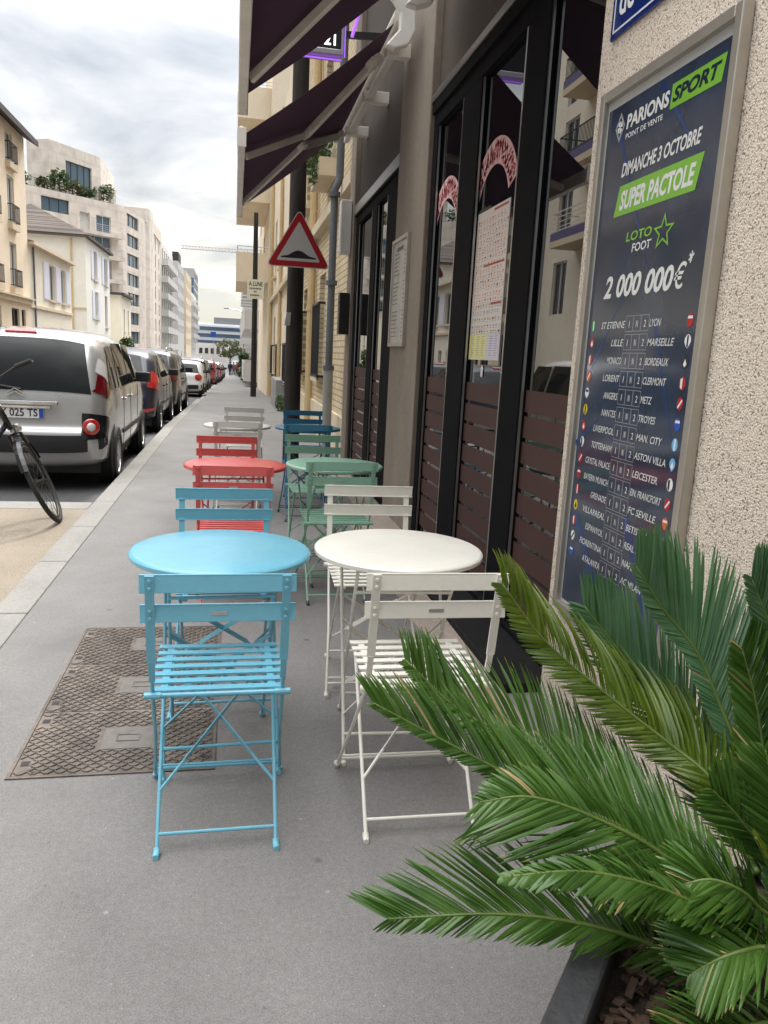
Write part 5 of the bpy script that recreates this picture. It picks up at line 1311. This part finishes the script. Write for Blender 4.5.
q = MB(); q.ring(BBk, Hd.cross(Ub), .09, .006, 24, 6); q.tube([BBk-Hd.cross(Ub)*.09, BBk+Hd.cross(Ub)*.09], .012, 8); q.build('chainring', 'steel', bk)
for s in (-1,1):
    q = MB(); sd_ = Hd.cross(Ub)*s; q.bar(BBk+sd_*.08, BBk+sd_*.09-Ub*.165*s+Hd*.05*s, .02, .012); q.obox(BBk+sd_*.14-Ub*.165*s+Hd*.05*s, sd_*.05, Hd*.035, Ub*.012); q.build('pedal', 'black_matt', bk)
q = MB(); q.tube([BBk-Hd*.1-Ub*.02, BBk-Hd*.16+V((-.22,.16,-.25))], .009, 6); st_ = BBk-Hd*.16+V((-.22,.16,-.25)); q.tube([st_, V((st_.x,st_.y,.0))], .009, 6); q.build('kickstand', 'dark_metal', bk)

# ================================================================== PALM
pt = thing('planter_tub', 'square dark planter speckled with white spots standing in the right foreground', 'planter', (.86,.95,0))
uu, vv = V((.645,.764,0)), V((.764,-.645,0)); zr = .45; O = V((.44,.87,0))
def PL(u, v, z): p = O+uu*u+vv*v; return V((p.x,p.y,z))
u0,u1,v0,v1,tk = -.10,.55,0,.62,.058
b = MB()
for (a,c,d_,e) in ((u0,u1,v0,v0+tk),(u0,u1,v1-tk,v1),(u0,u0+tk,v0+tk,v1-tk),(u1-tk,u1,v0+tk,v1-tk)):
    b.add([PL(a,d_,0.0),PL(c,d_,0.0),PL(c,e,0.0),PL(a,e,0.0),PL(a,d_,zr),PL(c,d_,zr),PL(c,e,zr),PL(a,e,zr)], [(0,3,2,1),(4,5,6,7),(0,1,5,4),(1,2,6,5),(2,3,7,6),(3,0,4,7)])
b.build('tub', 'planter_dark', pt, bevel=.006)
b = MB(); n = 26; rp = random.Random(5)
for i in range(n+1):
    for j in range(n+1): b.v.append(PL(u0+tk+(u1-u0-2*tk)*i/n, v0+tk+(v1-v0-2*tk)*j/n, .385+rp.uniform(-.008,.008)))
for i in range(n):
    for j in range(n): b.f.append([i*(n+1)+j, (i+1)*(n+1)+j, (i+1)*(n+1)+j+1, i*(n+1)+j+1]); b.m.append(0)
b.build('soil', 'soil', pt)
b = MB(); b2 = MB()
for k in range(900):
    p = PL(rp.uniform(u0+tk+.02,u1-tk-.02), rp.uniform(v0+tk+.02,v1-tk-.02), .392+rp.uniform(0,.022))
    a = rp.uniform(0,PI); d_ = V((math.cos(a),math.sin(a),rp.uniform(-.35,.35))).normalized(); s_ = d_.cross(V((rp.uniform(-.4,.4),rp.uniform(-.4,.4),1))).normalized(); l, w_ = rp.uniform(.006,.026)*rp.uniform(.5,1), rp.uniform(.002,.008)
    (b2 if k % 17 == 0 else b).obox(p, d_*l, s_*(w_ if k%17 else w_*.5), d_.cross(s_)*rp.uniform(.001,.003))
o = b.build('bark_mulch', 'bark', pt); o['kind'] = 'stuff'
o = b2.build('pale_chips', 'bark_pale', pt); o['kind'] = 'stuff'
palm = thing('sago_palm', 'big sago palm with feathery dark green fronds in the foreground planter', 'palm', (.86,.95,.40))
CB = V((.865,.955,.47))
b = MB(); b.lathe([(.085,-.09),(.10,-.04),(.085,.02),(.05,.06),(.01,.075)], 16, CB)
for k in range(120):
    a = k*2.4; z = -.08+.15*k/120; r = .108-.06*k/120; d_ = V((math.cos(a),math.sin(a),.55)).normalized(); b.tube([CB+V((math.cos(a)*r*.8,math.sin(a)*r*.8,z)), CB+V((math.cos(a)*r,math.sin(a)*r,z))+d_*(.03+.02*((k*7)%5)/5)], [.012,.003], 5)
b.build('trunk', 'trunk_bark', palm)
def spline3(P, n):
    P = [2*P[0]-P[1]] + P + [2*P[-1]-P[-2]]; seg = len(P)-3; out = []
    for i in range(n+1):
        t = i/n*seg; k = min(int(t), seg-1); u = t-k; a,b_,c,d = P[k:k+4]
        out.append(.5*((2*b_)+(c-a)*u+(2*a-5*b_+4*c-d)*u*u+(3*b_-a-3*c+d)*u**3))
    return out
def frond(pts, lmax=.17, cam_w=.6, up=V((0,0,1)), lift=.3, fwd=.75, leafm='cycad_leaf', pairs=84, petiole=.05, width=.0032, rach='rachis_green', curl=.2, seed=1, sides=(.45,1), tipl=.18, tw0=.38):
    """leaflets in two rows along the midrib; cam_w turns the open face of the frond towards the pavement"""
    rn = random.Random(seed); C_ = spline3([V(p) for p in pts], 90)
    b = MB(); b.tube(C_[::3], [.0050*(1-.75*i/30)+.0008 for i in range(31)], 6); fr_ = b.build('frond', rach, palm, smooth=True)
    q = MB()
    face = V((-.20,-.93,.30))
    nrm = (face*cam_w + V(up)*(1-cam_w)).normalized()
    pairs = int(pairs*1.2)
    for k in range(pairs):
        f = petiole+(1-petiole)*((k+.5)/pairs); i = min(int(f*90), 89); T = (C_[min(i+1,90)]-C_[max(i-1,0)]).normalized(); p = C_[i].lerp(C_[i+1], f*90-i)
        Bn = T.cross(nrm).normalized(); Nn = Bn.cross(T).normalized()
        g = (f-petiole)/(1-petiole); ln = lmax*min(1, .40+g*2.6)*(1 if g < .62 else 1-(1-tipl)*((g-.62)/.38)**1.6)
        for s, on in zip((-1,1), sides):
            l = ln*rn.uniform(.9,1.06)*on
            if rn.random() < .04: l *= rn.uniform(.3,.75)
            dry = rn.random(); q.slot = 1 if dry < .012 else 0
            fw_ = fwd*(1+.6*g)*rn.uniform(.92,1.08)
            jt = .05 if rn.random() < .93 else .28
            D = (Bn*s + Nn*lift*rn.uniform(.8,1.2) + T*fw_ + V((rn.uniform(-jt,jt),rn.uniform(-jt,jt),rn.uniform(-jt,jt)))).normalized()
            side = T.cross(D).normalized(); upv = D.cross(side).normalized()
            pr = [(0,.55),(.2,1),(.5,1),(.78,.75),(.93,.4),(1,.05)]; vs = []
            tw = tw0+rn.uniform(-.4,.4)
            Wv = T*math.cos(tw) + Nn*math.sin(tw); Wv = (Wv - D*Wv.dot(D)).normalized()
            Dn = Wv.cross(D)
            sag = rn.uniform(.03,.09)
            for (h, w_) in pr:
                c = p + D*l*h + (T*.30*curl - Nn*.55*curl)*l*h*h - V((0,0,1))*l*h*h*sag
                vs += [c+Wv*width*w_, c+Dn*width*w_*.30, c-Wv*width*w_]
            fs = []
            for j in range(len(pr)-1):
                fs += [(3*j,3*j+1,3*j+4,3*j+3),(3*j+1,3*j+2,3*j+5,3*j+4)]
            q.add(vs, fs)
            if dry > .80:
                for j in (1,2): q.m[-j] = 2
    q.build('leaflets', [leafm,'leaf_dry','leaf_tip'], fr_, smooth=True); return fr_
def ip(*a): return [at_y(x,y,Y) for x,y,Y in a]
bs_ = lambda dx=0, dy=0, dz=0: [CB+V((dx,dy,.03+dz))]
# fronds listed by their shape in space: base at the crown, then along the midrib to the tip
frond(bs_(-.02,.03,.04)+ip((690,858,1.10),(620,813,1.20),(539,750,1.30),(462,712,1.36),(405,660,1.40)), .195, .62, sides=(.30,1), fwd=.8, pairs=125, seed=1, tipl=.35, leafm='cycad_leaf')
frond(bs_(-.04,.02)+ip((680,868,1.05),(620,826,1.12),(550,796,1.18),(461,750,1.24),(373,703,1.28)), .185, .7, sides=(.24,1), fwd=1.0, pairs=118, seed=2, tipl=.35)
frond(bs_(.0,.04,.06)+ip((742,838,1.10),(712,780,1.17),(667,742,1.24),(611,698,1.30),(546,642,1.36),(502,584,1.38)), .185, .65, sides=(.36,1), fwd=.75, pairs=135, seed=3, curl=.75, tipl=.35, leafm='cycad_leaf_lime_lit')
frond(bs_(.01,.06,.08)+ip((760,850,1.12),(738,752,1.2),(720,705,1.25),(697,652,1.30),(662,608,1.33),(636,566,1.34)), .225, .92, sides=(.22,1), fwd=.9, pairs=165, width=.0040, seed=4, curl=.08, lift=.1, tipl=.34, tw0=-.1, leafm='cycad_leaf_blue')
frond(bs_(.03,.05,.08)+ip((800,800,1.12),(795,700,1.16),(775,640,1.18),(752,580,1.19)), .20, .95, sides=(.35,1), fwd=1.2, pairs=120, width=.0042, tw0=-.1, tipl=.35, seed=5, curl=.05, lift=.15, leafm='cycad_leaf_blue')
frond(bs_(.0,.05,.05)+ip((740,842,1.16),(706,772,1.27),(664,708,1.36),(622,655,1.42),(584,606,1.45)), .21, .92, sides=(.55,1), fwd=1.0, tipl=.36, tw0=-.05, pairs=120, seed=6, curl=.1, lift=.15, leafm='cycad_leaf_blue')
frond(bs_(-.03,.0,.02)+ip((732,914,.98),(657,851,1.02),(588,815,1.05),(530,797,1.07),(480,802,1.08)), .17, .55, sides=(1,.5), fwd=.9, pairs=80, seed=7, curl=.4)
frond(bs_(-.04,-.02,.0)+ip((732,977,.93),(636,939,.97),(572,922,.99),(493,914,1.01),(387,919,1.03)), .19, .6, sides=(.40,1), fwd=1.1, pairs=80, seed=8, curl=.1, tipl=.4)
frond(bs_(-.01,-.04,.02)+ip((764,948,.86),(721,918,.84),(657,888,.83),(583,872,.83),(503,877,.84)), .075, .3, sides=(.8,.7), fwd=.9, pairs=66, seed=9, curl=.5, width=.004)
frond(bs_(.02,-.06,.0)+ip((800,1010,.80),(750,1026,.76),(710,1036,.74),(672,1046,.72)), .10, .4, sides=(.6,1), fwd=1.0, pairs=64, seed=10)
frond(bs_(.04,-.04,.05)+ip((800,950,.84),(780,890,.80),(756,838,.77)), .06, .3, sides=(1,1), fwd=.7, pairs=46, seed=11, leafm='cycad_leaf_lime_lit')
frond(bs_(-.02,.01,.0)+ip((745,930,.95),(690,900,.95),(640,880,.94),(590,884,.93)), .11, .4, sides=(1,.7), fwd=.8, pairs=66, seed=15)
frond(bs_(.01,.0,.02)+ip((775,870,1.0),(740,820,1.04),(712,790,1.06)), .12, .6, sides=(.8,1), fwd=.9, pairs=60, seed=17)
frond(bs_(.03,.0,.03)+ip((790,860,.96),(775,800,.98),(765,750,1.0)), .13, .7, sides=(.8,1), fwd=1.0, pairs=60, seed=18)
frond(bs_(.02,-.02,.05)+ip((768,915,.86),(742,892,.85),(712,880,.86),(684,884,.87)), .10, .45, sides=(1,.9), fwd=.75, pairs=70, seed=20)
frond(bs_(.03,-.03,.03)+ip((780,945,.80),(755,948,.79),(722,958,.79),(690,975,.80)), .10, .35, sides=(.9,1), fwd=.75, pairs=64, seed=21)
frond(bs_(.02,.03,.08)+ip((772,840,1.05),(765,770,1.12),(756,705,1.16),(742,650,1.18)), .17, .85, sides=(.5,1), fwd=1.0, pairs=96, seed=22, tipl=.4)
# fronds on the side away from the picture
frond([CB, CB+V((.10,-.05,.25)), CB+V((.25,-.20,.38)), CB+V((.36,-.40,.36))], .15, .1, sides=(1,1), seed=12, pairs=60)
frond([CB, CB+V((.06,-.12,.22)), CB+V((.05,-.34,.27)), CB+V((-.02,-.55,.14))], .14, .0, sides=(1,1), seed=13, pairs=56)
frond([CB, CB+V((.12,.05,.30)), CB+V((.24,.10,.52)), CB+V((.33,.14,.66))], .15, .8, sides=(1,1), seed=14, pairs=60, leafm='cycad_leaf_blue')

# ================================================================== FAR PEOPLE, TREES, SHRUBS, CRANE
def person(x, y, label, top, leg, stride=.16, h=1.70):
    t = thing('person', label, 'person', (x,y,gz(y)))
    z0 = gz(y); k = h/1.7
    me = bpy.data.meshes.new('body'); bmv = []; ed = []; rad = []
    def vtx(p, r, par=None):
        bmv.append((p[0]*k, p[1]*k, p[2]*k)); rad.append(r*k)
        if par is not None: ed.append((par, len(bmv)-1))
        return len(bmv)-1
    pel = vtx((0,0,.92), .13); ch = vtx((0,.01,1.22), .15, pel); nk = vtx((0,.01,1.42), .06, ch); hd = vtx((0,.02,1.58), .095, nk); vtx((0,.02,1.66), .08, hd)
    for s in (-1,1):
        hp = vtx((s*.09,0,.86), .10, pel); kn = vtx((s*.10,s*stride*.6,.48), .065, hp); an = vtx((s*.10,-s*stride*.0+s*stride,.08), .045, kn); vtx((s*.10,s*stride+.12,.035), .035, an)
        sh = vtx((s*.19,.0,1.36), .065, ch); el = vtx((s*.24,-s*.06,1.10), .045, sh); vtx((s*.24,.04-s*.08,.86), .035, el)
    me.from_pydata(bmv, ed, []); o = bpy.data.objects.new('body', me); C.objects.link(o); o.parent = t
    o.modifiers.new('skin','SKIN')
    for i, r in enumerate(rad): me.skin_vertices[0].data[i].radius = (r,r)
    me.skin_vertices[0].data[0].use_root = True
    sb = o.modifiers.new('sub','SUBSURF'); sb.levels = sb.render_levels = 1
    me.materials.append(MATS['skin'])
    def lp(mb, n, m, **kw): 
        for i, v in enumerate(mb.v): mb.v[i] = v*k + V((x,y,z0))
        return mb.build(n, m, t, **kw)
    q = MB(); q.lathe([(.15,.86),(.175,1.0),(.19,1.2),(.20,1.36),(.08,1.45)], 14, (0,.005,0))
    for s in (-1,1): q.tube([(s*.18,0,1.38),(s*.245,-s*.06,1.10),(s*.245,.04-s*.08,.90)], [.085,.065,.055], 8)
    lp(q, 'jacket', top, autosmooth=60)
    q = MB(); 
    for s in (-1,1): q.tube([(s*.085,0,.93),(s*.095,s*stride*.6,.48),(s*.10,s*stride,.09)], [.115,.085,.065], 8)
    lp(q, 'trousers', leg, autosmooth=60)
    q = MB(); q.sphere((0,.005,1.62), .108, .112, .115, 12, 8); lp(q, 'hair', 'hair', smooth=True)
    return t
person(-.55, 98, 'leftmost distant walker, dressed all in black, on the far pavement', 'cloth_black', 'cloth_black')
person(-.15, 104, 'middle distant walker in a pale blue top on the far pavement', 'cloth_blue', 'cloth_denim')
person(.25, 96, 'rightmost distant walker in dark clothes beside the far shrub', 'cloth_red', 'cloth_black')
def tree(x, y, h, r, label, m, n=900, size=.35, trunk=.18):
    z = gz(y); t = thing('tree', label, 'tree', (x,y,z), 'trees at the end of the street'); rr_ = random.Random(int(x*100+y))
    b = MB(); top = V((x,y,z+h*.75)); b.tube([(x,y,z-.1),(x+.1,y,z+h*.35),top], [trunk,trunk*.7,trunk*.25], 8)
    f = MB()
    for k in range(9):
        a = k*2.4; e = V((x+math.cos(a)*r*.62*rr_.uniform(.5,1.1), y+math.sin(a)*r*.62, z+h*rr_.uniform(.45,.92)))
        b.tube([(x+.1,y,z+h*rr_.uniform(.3,.5)), e], [trunk*.35,.03], 5); leaf_cloud(f, e, r*.5, r*.5, h*.15, n//9, size, rr_, .2)
    b.build('trunk', 'trunk_bark', t); f.build('crown', m, t); return t
tree(-1.2, 190, 6.5, 3.0, 'olive green tree closing the right pavement in the distance', 'shrub_leaf_olive')
tree(-9.3, 72, 3.4, .7, 'small young tree by the small beige house on the left', 'shrub_leaf', 500, .2, .06)
shrub((.75,58,gz(58)+1.1), .55,.8,1.15, 500, .14, 'upright leafy shrub against the right wall far down the pavement', group=None, name='wall_shrub')
cr_ = thing('tower_crane', 'faint pale tower crane jib above the street end', 'crane', (6,520,-3))
b = MB()
for dx in (-1,1):
    for dy in (-1,1): b.bar((6+dx,520+dy,-3),(6+dx,520+dy,64),.4,.4)
for k in range(16): b.bar((5,519,-3+k*4),(7,519,1+k*4),.25,.25)
b.build('mast', 'crane_red', cr_)
b = MB()
for z, y in ((62,519.2),(62,520.8),(63.8,520)): b.bar((-34,y,z),(18,y,z),.32,.32)
for k in range(26): b.bar((-34+k*2,519.2,62),(-33+k*2,520,63.8),.2,.2); b.bar((-33+k*2,520,63.8),(-32+k*2,520.8,62),.2,.2)
b.build('jib', 'crane_red', cr_)
ps = thing('parking_sign', 'small blue square road sign at the end of the street', 'road sign', (-5.7,215,-2.86))
b = MB(); b.tube([(-5.7,215,-2.9),(-5.7,215,5.2)], .06, 6); b.build('post', 'steel', ps); b = MB(); b.box(-6.4,-5.0,214.8,214.9,4.4,5.8); b.build('panel', 'crest_blue', ps)
